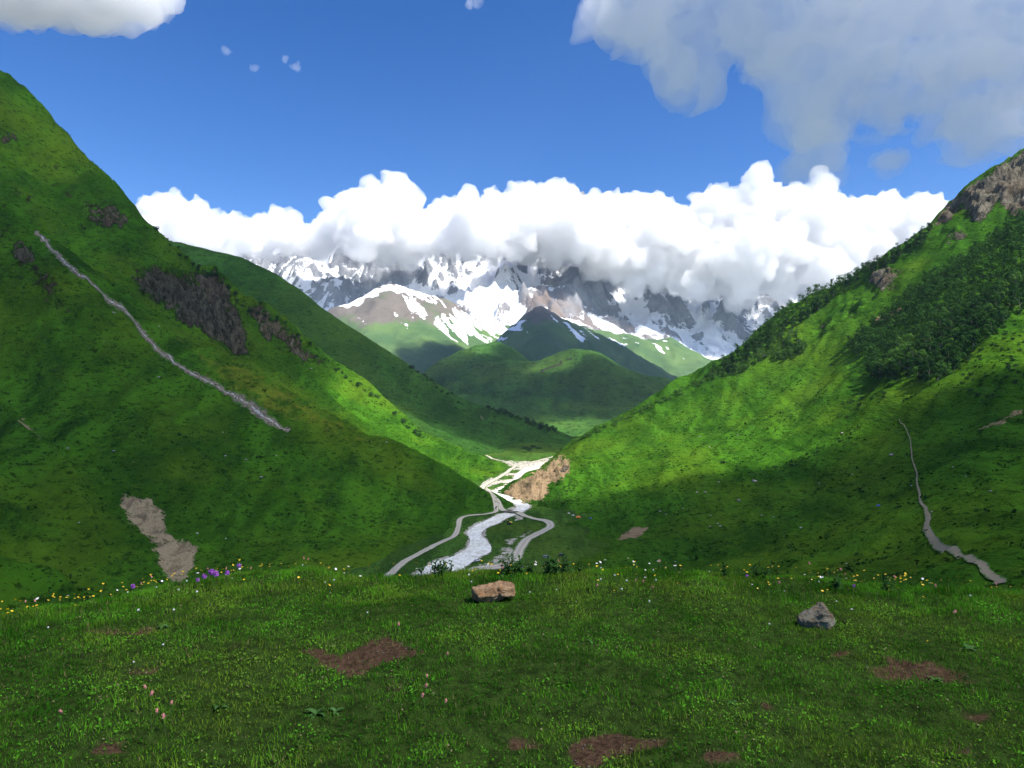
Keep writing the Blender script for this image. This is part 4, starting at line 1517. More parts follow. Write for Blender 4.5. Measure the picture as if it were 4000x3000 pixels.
bold = [stone_mesh(200 + k, (2.0, 1.6, 1.1), subdiv=3, rough=0.12) for k in range(4)]
for px_, py_, s in [(2949, 1880, 2.2), (2723, 1924, 1.3), (2755, 1924, 1.4), (2886, 1957, 1.7), (3484, 1778, 1.8), (2807, 1884, 1), (2803, 2046, 1.2), (2773, 2057, 0.9), (2813, 2056, 1.3),
                    (3128, 2063, 1.2), (2976, 2013, 0.9), (2776, 2013, 0.8), (2577, 1998, 1.0), (2669, 1986, 0.8), (2771, 1747, 1.2), (2733, 1705, 1.2), (3291, 1692, 1.6), (3560, 1898, 0.8),
                    (3722, 1826, 0.7), (3772, 1861, 0.7), (3868, 1919, 0.8), (3330, 1853, 0.7), (3199, 1888, 0.9), (3307, 2202, 0.6), (2600, 2010, .8), (2880, 1700, .9), (3020, 2020, .7), (3640, 2000, .7)]:
    h = hillR.hit(px_, py_)
    if h:
        o = link(bpy.data.objects.new("boulder", bold[int(r_t.integers(0, 4))]))
        o.location = (h[0], h[1], h[2] + 0.15 * s)
        o.rotation_euler = (0, 0, r_t.uniform(0, 6.28))
        o.scale = (s, s, s * r_t.uniform(.7, 1.1))
        lm = min([("the lone blue tent", 3432, 1977), ("the reddish bare patch", 2470, 2090), ("the footpath", 3600, 1950), ("the gully lined with shrubs", 3150, 1780), ("the low spur", 2700, 1720),
                  ("the middle of the right meadow", 2870, 1960)], key=lambda q: (q[1] - px_) ** 2 + (q[2] - py_) ** 2)[0]
        tag(o, ("large" if s > 1.5 else "small" if s < 0.85 else "middling") + " grey boulder in the grass near " + lm, "boulder", "boulders on the right hillside")
for px_, py_, s in [(445, 1222, 1.6), (1215, 1440, 1.4), (620, 1475, 1.5), (265, 1752, 1.2), (445, 1762, 1.1), (870, 1690, 1.0), (880, 1782, 1.3), (960, 1796, 1.2), (1020, 1864, 1.4), (1080, 1780, 0.9),
                    (770, 2085, 1.2), (882, 2105, 0.8), (308, 2042, 0.7), (1510, 1728, 1.3), (620, 1275, 1.2), (190, 940, 1.5)]:
    h = hillL.hit(px_, py_)
    if h:
        o = link(bpy.data.objects.new("boulder", bold[int(r_t.integers(0, 4))]))
        o.location = (h[0], h[1], h[2] + 0.15 * s)
        o.rotation_euler = (0, 0, r_t.uniform(0, 6.28))
        o.scale = (s, s, s)
        lm = min([("the mountain stream", 700, 1430), ("the pale landslip", 600, 2050), ("the rock face", 800, 1200), ("the spur above the river", 1300, 1750), ("the bare strip of soil", 400, 1760)],
                 key=lambda q: (q[1] - px_) ** 2 + (q[2] - py_) ** 2)[0]
        tag(o, "pale boulder on the steep left slope near " + lm, "boulder", "boulders on the left slope")

# ------------------------------------------------------------------ vehicles, tents, bridge
def plain(name, col, rough=0.5, metal=0.0, spec=0.5):
    m, nt, b = new_mat(name)
    n = N(nt)
    c = n.mix(n.noise(n.pos(obj=True), 3.0, 4), tuple(q * 0.8 for q in col), tuple(min(1, q * 1.1) for q in col))
    nt.links.new(c, b.inputs["Base Color"])
    b.inputs["Roughness"].default_value = rough
    b.inputs["Metallic"].default_value = metal
    b.inputs["Specular IOR Level"].default_value = spec
    return m


mat_glass = plain("dark_glass", (0.02, 0.025, 0.03), 0.08)
mat_tyre = plain("tyre_rubber", (0.02, 0.02, 0.02), 0.8)
mat_rim = plain("wheel_metal", (0.45, 0.45, 0.46), 0.35, 0.8)
mat_lamp = plain("lamp_glass", (0.75, 0.75, 0.72), 0.15)
mat_redlamp = plain("tail_lamp", (0.45, 0.02, 0.02), 0.2)


def prism(profile, y0, y1, inset=0.0, zin=1e9):
    """side profile (x,z) run across the width; points above zin lean inwards"""
    V = []
    for y, s in ((y0, 1), (y1, -1)):
        for x, z in profile:
            V.append((x, y + s * (inset if z > zin else 0), z))
    n = len(profile)
    F = [tuple(range(n - 1, -1, -1)), tuple(range(n, 2 * n))]
    for i in range(n):
        j = (i + 1) % n
        F.append((i, j, n + j, n + i))
    return V, F


def boxm(x0, x1, y0, y1, z0, z1):
    return prism([(x0, z0), (x1, z0), (x1, z1), (x0, z1)], y0, y1)


def disc(cx, cy, cz, r, w, n=16):
    """wheel with its axle along y"""
    V, F = [], []
    for y, rr in ((-w / 2, r * .88), (-w / 2 * .7, r), (w / 2 * .7, r), (w / 2, r * .88)):
        for k in range(n):
            t = 2 * math.pi * k / n
            V.append((cx + rr * math.cos(t), cy + y, cz + rr * math.sin(t)))
    for i in range(3):
        for k in range(n):
            F.append((i * n + k, (i + 1) * n + k, (i + 1) * n + (k + 1) % n, i * n + (k + 1) % n))
    F.append(tuple(range(n)))
    F.append(tuple(range(4 * n - 1, 3 * n - 1, -1)))
    return V, F


def bevel_obj(o, w=0.04, seg=2):
    md = o.modifiers.new("soften", 'BEVEL')
    md.width = w
    md.segments = seg
    md.limit_method = 'ANGLE'
    return o


def part(name, vf, mat, parent, bev=0.0):
    o = link(bpy.data.objects.new(name, outward(mesh_of(name, vf, mat))), parent)
    return bevel_obj(o, bev) if bev else o


def make_suv(p, rz, paint, label, tilt=(0, 0)):
    root = link(bpy.data.objects.new("parked_car", None))
    root.location = p
    root.rotation_euler = (tilt[0], tilt[1], rz)
    tag(root, label, "car")
    part("body", prism([(-2.25, 0.45), (-1.75, 0.38), (1.8, 0.38), (2.25, 0.5), (2.3, 0.85), (2.1, 1.02), (1.05, 1.12), (-2.2, 1.12), (-2.32, 0.8)], -0.92, 0.92), paint, root, 0.06)
    cab = part("cabin", prism([(1.05, 1.11), (0.45, 1.66), (0.2, 1.74), (-1.7, 1.74), (-2.05, 1.62), (-2.2, 1.11)], -0.88, 0.88, 0.17, 1.2), paint, root, 0.05)
    for s in (-1, 1):
        part("side_window", prism([(0.86, 1.16), (0.38, 1.6), (-1.9, 1.6), (-2.02, 1.16)], s * 0.885 if s > 0 else -0.895, s * 0.895 if s > 0 else -0.885, 0.0), mat_glass, cab)
        part("headlight", boxm(2.16, 2.29, s * 0.7 - 0.16, s * 0.7 + 0.16, 0.78, 0.95), mat_lamp, root, 0.02)
        part("tail_lamp", boxm(-2.34, -2.22, s * 0.78 - 0.1, s * 0.78 + 0.1, 0.78, 1.08), mat_redlamp, root, 0.02)
    part("windscreen", ([(1.06, -0.8, 1.16), (1.06, 0.8, 1.16), (0.5, 0.66, 1.65), (0.5, -0.66, 1.65)], [(0, 1, 2, 3)]), mat_glass, cab)
    for x in (-1.4, 1.4):
        for s in (-1, 1):
            wv = part("wheel", disc(x, s * 0.82, 0.36, 0.36, 0.24), mat_tyre, root)
            part("rim", disc(x, s * 0.90, 0.36, 0.21, 0.12, 12), mat_rim, wv)
    return root


def gz(px_, py_):
    """ground under a photo pixel: the nearest of the valley surfaces"""
    hs_ = [h for h in (t.hit(px_, py_) for t in (flr, hillL, hillR)) if h]
    return min(hs_, key=lambda h: h[1]) if hs_ else None


mat_white = plain("white_paint", (0.80, 0.80, 0.80), 0.3)
mat_silver = plain("silver_paint", (0.34, 0.36, 0.38), 0.3, 0.3)
mat_navy = plain("dark_paint", (0.05, 0.06, 0.08), 0.3)
h = gz(1865, 2195)
make_suv((h[0], h[1], max(h[2], floor_z(h[1]) + .3) + 0.42), 0.9, mat_white, "white off-road car parked on gravel beside the river")
h = gz(2135, 2180)
make_suv((h[0], h[1], h[2] + 0.1), 0.15, mat_silver, "silver grey off-road car parked on grass near the road bend")
h = gz(2196, 2172)
make_suv((h[0], h[1], h[2] + 0.1), 0.3, mat_navy, "dark car parked on grass behind the silver one")

# digger by the water
mat_yel = plain("digger_yellow", (0.62, 0.42, 0.03), 0.45)
mat_blk = plain("digger_black", (0.03, 0.03, 0.035), 0.6)
h = gz(1990, 2048)
dig = link(bpy.data.objects.new("excavator", None))
dig.location = (h[0], h[1], h[2] + 0.1)
dig.rotation_euler = (0, 0, 2.6)
tag(dig, "yellow and black excavator standing at the river's edge", "excavator")
for s in (-1, 1):
    tk = part("track", prism([(-1.7, 0.2), (-1.4, 0), (1.4, 0), (1.7, 0.2), (1.7, 0.6), (1.4, 0.85), (-1.4, 0.85), (-1.7, 0.6)], s * 1.0 - 0.28, s * 1.0 + 0.28), mat_blk, dig, 0.05)
part("turntable", disc(0, 0, 0, 0.7, 0.3), mat_blk, dig).location = (0, 0, 0.95)
part("house", prism([(-2.0, 1.05), (0.9, 1.05), (0.9, 1.9), (-1.2, 2.05), (-2.0, 1.9)], -1.15, 1.15), mat_yel, dig, 0.08)
cb = part("cab", prism([(-0.3, 1.9), (1.2, 1.05), (1.3, 2.0), (0.95, 2.85), (-0.3, 2.85)], 0.15, 1.15), mat_blk, dig, 0.05)
part("window", boxm(-0.15, 0.95, 1.155, 1.17, 1.95, 2.7), mat_glass, cb)
part("boom", join([prism([(0.6, 1.4), (0.9, 1.3), (2.4, 3.3), (3.6, 3.9), (3.5, 4.2), (2.2, 3.7)], -0.55, -0.2)]), mat_yel, dig, 0.04)
part("stick", prism([(3.3, 4.2), (3.7, 4.2), (4.5, 1.9), (4.25, 1.8)], -0.52, -0.24), mat_yel, dig, 0.03)
part("bucket", prism([(4.2, 1.9), (4.65, 1.9), (4.8, 1.3), (4.4, 0.9), (3.9, 1.05), (4.1, 1.4)], -0.85, 0.1), mat_blk, dig, 0.03)


def tent(p, rz, r, hgt, mat, label):
    V, F = [], []
    nu, nv = 16, 6
    for j in range(nv + 1):
        t = j / nv * math.pi / 2
        for i in range(nu):
            a = 2 * math.pi * i / nu
            sq = 1 / max(abs(math.cos(a)), abs(math.sin(a))) ** 0.45
            V.append((r * sq * math.cos(a) * math.cos(t) ** .8, r * 0.75 * sq * math.sin(a) * math.cos(t) ** .8, hgt * math.sin(t)))
    for j in range(nv):
        for i in range(nu):
            F.append((j * nu + i, j * nu + (i + 1) % nu, (j + 1) * nu + (i + 1) % nu, (j + 1) * nu + i))
    root = link(bpy.data.objects.new("tent", None))
    root.location = p
    root.rotation_euler = (0, 0, rz)
    tag(root, label, "tent")
    o = link(bpy.data.objects.new("canopy", mesh_of("canopy", (V, F), mat, True)), root)
    dr = [(r * 1.02 * math.sin(-0.45 + .9 * k / 6) * 0.9, -r * 0.80 * math.cos(-0.45 + .9 * k / 6), 0.05) for k in range(7)] + [(0.0, -r * 0.62, hgt * .72)]
    link(bpy.data.objects.new("door_flap", mesh_of("door_flap", (dr, [tuple(range(8))]), mat_blk)), root)
    for s in (0, 1):
        pp = [(r * 1.1 * math.cos(a) * (1 if s else -1), r * 0.8 * math.cos(a), hgt * 1.02 * math.sin(a)) for a in np.linspace(0, math.pi, 9)]
        link(bpy.data.objects.new("pole", mesh_of("pole", tube(pp, [0.03] * 9, 5), mat_rim)), root)


for px_, py_, col, lab, sz in [(2258, 2022, (0.80, 0.22, 0.01), "orange dome tent pitched on the grass near the road bend", 2.1),
                               (2306, 2026, (0.03, 0.12, 0.35), "blue dome tent beside the orange tent", 1.3),
                               (3432, 1977, (0.02, 0.09, 0.55), "bright blue tent alone on the wide right meadow", 1.2),
                               (2222, 2006, (0.70, 0.70, 0.70), "small white tent higher of the two beyond the orange one", 1.0),
                               (2238, 2014, (0.55, 0.58, 0.62), "small pale grey tent just beyond the orange one", 1.2)]:
    h = gz(px_, py_)
    tent((h[0], h[1], h[2] - 0.05), r_t.uniform(-.5, .5), sz, sz * 0.75, plain("tent_cloth", col, 0.7), lab)

mat_wood = plain("weathered_wood", (0.17, 0.14, 0.11), 0.8)
bx, by = floor_at(1992, 2002)
br = link(bpy.data.objects.new("log_bridge", None))
br.location = (bx, by, floor_z(by) + 0.2)
br.rotation_euler = (0, 0, -0.55)
tag(br, "low log bridge carrying the gravel road over the river", "bridge")
for k in range(4):
    part("beam", tube([(-7, -2.4 + k * 1.6, 0.35), (7, -2.4 + k * 1.6, 0.35)], [0.3, 0.26], 8), mat_wood, br)
for k in range(26):
    part("plank", boxm(-6.5 + k * 0.5, -6.06 + k * 0.5, -2.9, 2.9, 0.66, 0.74 + 0.02 * (k % 3)), mat_wood, br)
for s in (-1, 1):
    part("kerb_log", tube([(-6.6, s * 2.75, 0.9), (6.6, s * 2.75, 0.9)], [0.16, 0.15], 8), mat_wood, br)

# ------------------------------------------------------------------ foreground meadow
MX, MY0, MY1 = 7.2, 1.6, 12.0


class Meadow(Terrain):
    pass


mead = Meadow(-MX, MX, MY0, MY1, 0.06, z_meadow)


def flat_at(px, py):
    Y = CAMZ * FPX / (py - 1500.0)
    return ((px - 2000) / FPX * Y, Y)


bare = [([(1140, 2535), (1320, 2560), (1420, 2520), (1500, 2500), (1560, 2510), (1600, 2540), (1650, 2565), (1560, 2590), (1440, 2600), (1350, 2635), (1300, 2600)], 1.0),
        ([(330, 2460), (480, 2465), (650, 2440), (560, 2485), (380, 2485)], 0.75),
        ([(2230, 2890), (2330, 2850), (2480, 2870), (2620, 2880), (2560, 2930), (2400, 2940), (2300, 2990), (2230, 2950)], 0.85),
        ([(3360, 2600), (3480, 2560), (3600, 2580), (3700, 2600), (3860, 2640), (3780, 2670), (3600, 2640), (3440, 2630)], 0.6),
        ([(2950, 2760), (3020, 2750), (3060, 2780), (2980, 2790)], 0.7), ([(3680, 2900), (3790, 2920), (3820, 2950), (3740, 2950)], 0.7),
        ([(350, 2900), (520, 2900), (480, 2950), (330, 2960)], 0.6), ([(900, 2540), (1000, 2530), (980, 2560), (910, 2560)], 0.6),
        ([(3260, 2540), (3320, 2535), (3310, 2555), (3250, 2555)], 0.9), ([(1960, 2850), (2120, 2860), (2100, 2900), (1980, 2900)], 0.6),
        ([(1500, 2670), (1600, 2665), (1600, 2700), (1500, 2690)], 0.5), ([(480, 2620), (620, 2610), (600, 2640), (490, 2640)], 0.6),
        ([(2740, 2960), (2900, 2950), (2880, 2990), (2740, 3000)], 0.7), ([(3720, 2760), (3900, 2780), (3880, 2810), (3740, 2800)], 0.55)]


def bare_mask(X, Y):
    px, py = proj(X, Y, 0 * X)
    j1 = 30 * fbm2(X / 0.22, Y / 0.22, 3, 811)
    j2 = 22 * fbm2(X / 0.18, Y / 0.18, 3, 815)
    m = np.zeros_like(X)
    for p, w in bare:
        m = np.maximum(m, soft(px + j1, py + j2, p, 16) * w)
    return m


def soil_material():
    m, nt, b = new_mat("meadow_soil")
    b.inputs["Specular IOR Level"].default_value = 0.0
    n = N(nt)
    p = n.pos()
    _, r, g_, bl = n.attr("mask")
    soil = n.mix(n.ramp(n.noise(p, 30, 6, 0.7), 0.3, 0.7), (0.035, 0.022, 0.014), (0.115, 0.068, 0.042))
    soil = n.mix(n.ramp(n.voro(p, 55), 0.10, 0.04, 0, 0.5), soil, (0.22, 0.18, 0.14))
    gr = n.mix(n.ramp(n.noise(p, 14, 5, 0.7), 0.35, 0.65), (0.018, 0.032, 0.008), (0.040, 0.075, 0.014))
    c = n.mix(n.ramp(r, 0.25, 0.55), gr, soil)
    nt.links.new(c, b.inputs["Base Color"])
    n.bump(n.noise(p, 40, 6, 0.7), 1.0, 0.02, b)
    return m


bm_ = bare_mask(mead.X, mead.Y)
mask = np.zeros(mead.Z.shape + (3,))
mask[..., 0] = bm_
mead.build("meadow_ground", soil_material(), {"mask": mask})

# grass: short cropped turf made of single blades, taller towards the rim
gr_ = np.random.default_rng(99)


def grass_points(n, y0, y1):
    Y = np.sqrt(gr_.uniform(y0 ** 2, y1 ** 2, n))
    X = gr_.uniform(-1, 1, n) * (0.72 * Y + 0.85)
    return X, Y


def blade_material(name, rough=0.6):
    m, nt, b = new_mat(name)
    n = N(nt)
    col, r, g_, bl = n.attr("tint")
    nt.links.new(col, b.inputs["Base Color"])
    b.inputs["Roughness"].default_value = rough
    b.inputs["Specular IOR Level"].default_value = 0.0
    tr = n.node("ShaderNodeBsdfTranslucent")
    nt.links.new(col, tr.inputs["Color"])
    mx = n.node("ShaderNodeMixShader")
    mx.inputs[0].default_value = 0.35
    nt.links.new(b.outputs[0], mx.inputs[1])
    nt.links.new(tr.outputs[0], mx.inputs[2])
    nt.links.new(mx.outputs[0], nt.nodes["Material Output"].inputs["Surface"])
    return m


mat_blade = blade_material("grass_blades")


def grass_tint(X, Y, n):
    a = fbm2(X / 0.45, Y / 0.55, 4, 831)
    b = fbm2(X / 0.16, Y / 0.16, 3, 835)
    t = np.clip(0.5 + 1.05 * a + 0.45 * b + gr_.normal(size=n) * 0.22, 0, 1)[:, None]
    y = np.clip(0.15 + 1.35 * fbm2(X / 0.9 + 5, Y / 0.9, 3, 841) + gr_.normal(size=n) * 0.25, 0, 1)[:, None]
    c = np.array([0.028, 0.118, 0.007]) * (1 - t) + np.array([0.120, 0.345, 0.020]) * t
    c = c * (1 - y * 0.65) + np.array([0.22, 0.32, 0.030]) * y * 0.65
    dry = (gr_.random(n) < 0.04 + 0.35 * bare_mask(X, Y))[:, None]
    return np.where(dry, np.array([0.26, 0.21, 0.09]), c)


def grass_object(name, n, y0, y1, hlo, hhi, w, label):
    X, Y = grass_points(n, y0, y1)
    e = Y - rim_y(X, Y)
    dens = 0.55 + 0.6 * fbm2(X / 0.35, Y / 0.35, 3, 851)
    keep = (e < 1.6) & (gr_.random(n) > bare_mask(X, Y) * 0.86) & (gr_.random(n) < np.clip(dens + 0.35, 0.3, 1))
    X, Y, e = X[keep], Y[keep], e[keep]
    n = len(X)
    Z = mead.z(X, Y)
    tall = smooth(-1.3, -0.2, e)
    tuft = np.clip(0.5 + 0.9 * fbm2(X / 0.22, Y / 0.22, 3, 861), 0.15, 1.3)
    H = gr_.uniform(hlo, hhi, n) * (0.45 + 0.75 * tuft) * (1 + 0.6 * tall)
    a = gr_.uniform(0, 6.283, n) + 1.2 * fbm2(X / 0.3, Y / 0.3, 2, 871)
    lean = gr_.uniform(0.25, 1.25, n) * (1 - 0.45 * tall)
    dx, dy = np.cos(a), np.sin(a)
    f = gr_.uniform(0, 6.283, n)
    sx, sy = np.cos(f) * w * gr_.uniform(.6, 1.4, n), np.sin(f) * w * gr_.uniform(.6, 1.4, n)
    B = np.stack([X, Y, Z - 0.004], 1)
    S = np.stack([sx, sy, 0 * sx], 1)
    up = np.stack([dx * lean * 0.35, dy * lean * 0.35, 0 * dx + 1], 1)
    mid = B + up / np.linalg.norm(up, axis=1)[:, None] * (H * 0.55)[:, None]
    up2 = np.stack([dx * lean * 1.1, dy * lean * 1.1, 0 * dx + 0.85], 1)
    tip = mid + up2 / np.linalg.norm(up2, axis=1)[:, None] * (H * 0.5)[:, None]
    V = np.stack([B - S, B + S, mid + S * 0.75, mid - S * 0.75, tip], 1).reshape(-1, 3)
    k = np.arange(n)[:, None] * 5
    F = np.concatenate([k + np.array([[0, 1, 2]]), k + np.array([[0, 2, 3]]), k + np.array([[3, 2, 4]])])
    c = grass_tint(X, Y, n)
    C = np.repeat(c, 5, 0)
    o = link(bpy.data.objects.new(name, np_mesh(name, V, F, mat_blade, nper=3, attrs={"tint": C})))
    tag(o, label, "grass", kind="stuff")
    return o


grass_object("meadow_grass", 320000, 2.5, 8.2, 0.015, 0.038, 0.0019, "short green turf covering the meadow in front")

# clover and small round leaves among the turf
n = 75000
X, Y = grass_points(n, 2.5, 7.2)
keep = (Y < rim_y(X, Y) + 0.3) & (gr_.random(n) > bare_mask(X, Y) * 0.97) & (gr_.random(n) < np.clip(0.35 + 1.3 * fbm2(X / 0.4 + 7, Y / 0.4, 3, 881), 0.04, 1))
X, Y = X[keep], Y[keep]
n = len(X)
Z = mead.z(X, Y) + gr_.uniform(0.006, 0.030, n)
nr = gr_.normal(size=(n, 3)) * 0.55 + np.array([0, -0.15, 1.0])
nr /= np.linalg.norm(nr, axis=1)[:, None]
t1 = np.cross(nr, gr_.normal(size=(n, 3)))
t1 /= np.linalg.norm(t1, axis=1)[:, None]
t2 = np.cross(nr, t1)
s = gr_.uniform(0.003, 0.0075, n)[:, None]
P = np.stack([X, Y, Z], 1)
V = np.stack([P - t1 * s, P - t1 * s * .3 + t2 * s * .75, P + t1 * s * .8 + t2 * s * .5, P + t1 * s * 1.1, P + t1 * s * .8 - t2 * s * .5, P - t1 * s * .3 - t2 * s * .75], 1).reshape(-1, 3)
k = np.arange(n)[:, None] * 6
F = np.concatenate([k + np.array([[0, 1, 2, 3]]), k + np.array([[0, 3, 4, 5]])])
c = grass_tint(X, Y, n) * np.array([0.85, 1.0, 1.1])
o = link(bpy.data.objects.new("clover_leaves", np_mesh("clover_leaves", V, F, mat_blade, attrs={"tint": np.repeat(c, 6, 0)})))
tag(o, "small clover leaves growing through the turf", "clover", kind="stuff")

# ------------------------------------------------------------------ the two stones
mat_brown = rock_material("rusty_stone", (0.30, 0.16, 0.075), (0.62, 0.42, 0.24), 9.0, stain=(0.48, 0.23, 0.08))
mat_grey = rock_material("lichen_stone", (0.17, 0.145, 0.10), (0.37, 0.34, 0.25), 11.0, stain=(0.22, 0.12, 0.06))


def on_meadow(px, py, dz=0.0):
    x, y = flat_at(px, py)
    return x, y, float(mead.z(x, y)) + dz


def fused_stone(name, lobes, mat, label, voxel, seed, rough):
    V, F, o_ = [], [], 0
    for me, off, rot in lobes:
        R = Matrix.Rotation(rot[2], 3, 'Z') @ Matrix.Rotation(rot[1], 3, 'Y') @ Matrix.Rotation(rot[0], 3, 'X')
        for v in me.vertices:
            V.append(tuple(R @ v.co + Vector(off)))
        for p in me.polygons:
            F.append(tuple(i + o_ for i in p.vertices))
        o_ += len(me.vertices)
    me = mesh_of(name, (V, F), mat, True)
    o = link(bpy.data.objects.new(name, me))
    md = o.modifiers.new("melt", 'REMESH')
    md.mode = 'VOXEL'
    md.voxel_size = voxel
    me2 = bpy.data.meshes.new_from_object(o.evaluated_get(bpy.context.evaluated_depsgraph_get()))
    o.modifiers.clear()
    o.data = me2
    n = len(me2.vertices)
    co = np.empty(n * 3, np.float32)
    me2.vertices.foreach_get("co", co)
    no = np.empty(n * 3, np.float32)
    me2.vertices.foreach_get("normal", no)
    co, no = co.reshape(-1, 3).astype(float), no.reshape(-1, 3).astype(float)
    d = 0
    for k, (L, a) in enumerate(((0.06, 1.0), (0.026, 0.55), (0.011, 0.3))):
        d = d + a * (1 - 2 * np.abs(vnoise3(co[:, 0] / L, co[:, 1] / L, co[:, 2] / L * 1.6, seed + k)))
    co = co + no * (d * rough)[:, None]
    me2.vertices.foreach_set("co", co.astype(np.float32).ravel())
    me2.polygons.foreach_set("use_smooth", np.ones(len(me2.polygons), bool))
    me2.update()
    tag(o, label, "stone")
    return o


l1 = stone_mesh(301, (0.245, 0.19, 0.165), planes=10, subdiv=4, rough=0.05, cuts=[((0, 0, 1), 0.62), ((0.5, -0.8, 0.1), 0.72), ((-0.9, -0.3, 0.1), 0.85), ((0.35, -0.9, -0.5), 0.6)])
l2 = stone_mesh(302, (0.15, 0.17, 0.13), planes=9, subdiv=4, rough=0.05, cuts=[((0, 0, 1), 0.8)])
st1 = fused_stone("rusty_stone", [(l1, (-0.045, 0, 0.055), (0.05, -0.08, 0.1)), (l2, (0.085, 0.05, 0.068), (0, 0.1, 0.3))], mat_brown,
                  "rusty brown oblong stone lying on the grass near the meadow's rim", 0.006, 5, 0.006)
st1.location = on_meadow(1925, 2342)
l3 = stone_mesh(311, (0.25, 0.21, 0.20), planes=6, subdiv=4, rough=0.04,
                cuts=[((-0.55, -0.15, 0.8), 0.62), ((0.85, -0.1, 0.45), 0.62), ((-0.35, -0.9, -0.15), 0.55), ((0.45, -0.85, 0.3), 0.62), ((0, 0.9, 0.3), 0.7)])
st2 = fused_stone("grey_stone", [(l3, (0, 0, 0.05), (0, 0, 0.1))], mat_grey, "grey lichen-spotted stone with a dark hollow, lying on open turf", 0.006, 9, 0.006)
st2.location = on_meadow(3205, 2440)

# small pebbles on the bare soil
pebm = rock_material("pebble", (0.12, 0.095, 0.07), (0.26, 0.215, 0.16), 40.0)
pebs = [stone_mesh(330 + k, (0.03, 0.024, 0.016), planes=8, subdiv=2, rough=0.1, name="pebble", mat=pebm) for k in range(3)]
for p, w in (bare[0], bare[2], bare[3]):
    P_ = np.array(p, float)
    got = 0
    while got < 9:
        q = gr_.uniform(P_.min(0), P_.max(0))
        if inpoly(q[:1], q[1:], p)[0]:
            o = link(bpy.data.objects.new("pebble", pebs[got % 3]))
            o.location = on_meadow(q[0], q[1], 0.003)
            o.rotation_euler = (0, 0, gr_.uniform(0, 6.28))
            s = gr_.uniform(0.25, 0.6)
            o.scale = (s, s, s)
            tag(o, "small pebble lying on a bare patch of soil in the turf", "pebble", "pebbles on the bare soil")
            got += 1

# ------------------------------------------------------------------ flowers
mat_stem = plain("stem_green", (0.07, 0.14, 0.03), 0.6)
mat_yellow = plain("buttercup_yellow", (0.75, 0.50, 0.01), 0.35)
mat_daisy = plain("daisy_white", (0.80, 0.79, 0.76), 0.6)
mat_pink = plain("bistort_pink", (0.62, 0.25, 0.21), 0.6)
mat_purple = plain("betony_purple", (0.34, 0.09, 0.46), 0.6)


def petal_disc(nb, r, wd, cup, z, inner=0.12):
    V, F = [], []
    for k in range(nb):
        a = 2 * math.pi * k / nb
        c, s = math.cos(a), math.sin(a)
        b = len(V)
        for rr, ww, zz in ((inner * r, wd * .4, 0), (r * .6, wd, cup * .45), (r, wd * .55, cup)):
            V.append((c * rr - s * ww, s * rr + c * ww, z + zz))
            V.append((c * rr + s * ww, s * rr - c * ww, z + zz))
        F += [(b, b + 1, b + 3, b + 2), (b + 2, b + 3, b + 5, b + 4)]
    return V, F


def ball(r, z, sx=1.0, sz=1.0, sub=1, jit=0.0, seed=0):
    bm = bmesh.new()
    bmesh.ops.create_icosphere(bm, subdivisions=sub, radius=r)
    r_ = np.random.default_rng(seed)
    V = [tuple(np.array([v.co.x * sx, v.co.y * sx, v.co.z * sz]) * (1 + jit * r_.uniform(-1, 1)) + np.array([0, 0, z])) for v in bm.verts]
    F = [tuple(v.index for v in f.verts) for f in bm.faces]
    bm.free()
    return V, F


def florets(r, zc, sx, sz, n, size, seed):
    """small pointed florets standing out of a head"""
    r_ = np.random.default_rng(seed)
    V, F = [], []
    for _ in range(n):
        d = r_.normal(size=3)
        d /= np.linalg.norm(d)
        p = d * np.array([r * sx, r * sx, r * sz]) + np.array([0, 0, zc])
        t = np.cross(d, r_.normal(size=3))
        t /= np.linalg.norm(t)
        b = len(V)
        V += [tuple(p - t * size * .5), tuple(p + t * size * .5), tuple(p + d * size + t * size * .3), tuple(p + d * size - t * size * .3)]
        F.append((b, b + 1, b + 2, b + 3))
    return V, F


def stem_mesh(h, bend, r=0.0011):
    return mesh_of("stem", tube([(0, 0, -0.01), (bend * .3, 0, h * .5), (bend, 0, h)], [r * 1.2, r, r * .8], 4), mat_stem, True)


def flower_kind(hs, heads):
    return [(stem_mesh(h, b), h, b) for h, b in hs], heads


kinds = {
    "buttercup": (flower_kind([(0.09, 0.01), (0.12, -0.015), (0.15, 0.02), (0.07, 0.0)],
                              [mesh_of("flower_head", petal_disc(5, 0.0105, 0.0058, 0.004, 0), mat_yellow),
                               mesh_of("flower_head", petal_disc(5, 0.009, 0.005, 0.006, 0), mat_yellow)]), "yellow buttercup flower", "buttercups along the rim"),
    "daisy": (flower_kind([(0.08, 0.01), (0.12, -0.02), (0.15, 0.015)], [mesh_of("flower_head", petal_disc(11, 0.0155, 0.0035, -0.001, 0), mat_daisy)]),
              "white daisy-like flower with flat petals", "white flowers along the rim"),
    "clover_flower": (flower_kind([(0.05, 0.005), (0.07, -0.01)], [mesh_of("flower_head", join([ball(0.007, 0, 1, 0.9), florets(0.006, 0, 1, .9, 26, 0.005, 4)]), mat_daisy)]),
                      "small round white clover flower", "clover flowers in the turf"),
    "bistort": (flower_kind([(0.12, 0.015), (0.16, -0.02), (0.20, 0.02), (0.10, 0.01)],
                            [mesh_of("flower_head", join([ball(0.0075, 0.008, 1, 1.9), florets(0.007, 0.008, 1, 1.9, 40, 0.004, 6)]), mat_pink)]),
                "salmon pink flower spike on a thin stem", "pink flower spikes in the meadow"),
    "betony": (flower_kind([(0.14, 0.015), (0.17, -0.02), (0.11, 0.01)],
                           [mesh_of("flower_head", join([ball(0.011, 0.004, 1.1, 1.1), florets(0.013, 0.004, 1.1, 1.0, 60, 0.011, 8)]), mat_purple)]),
               "purple tufted flower head", "purple flowers at the left rim"),
}
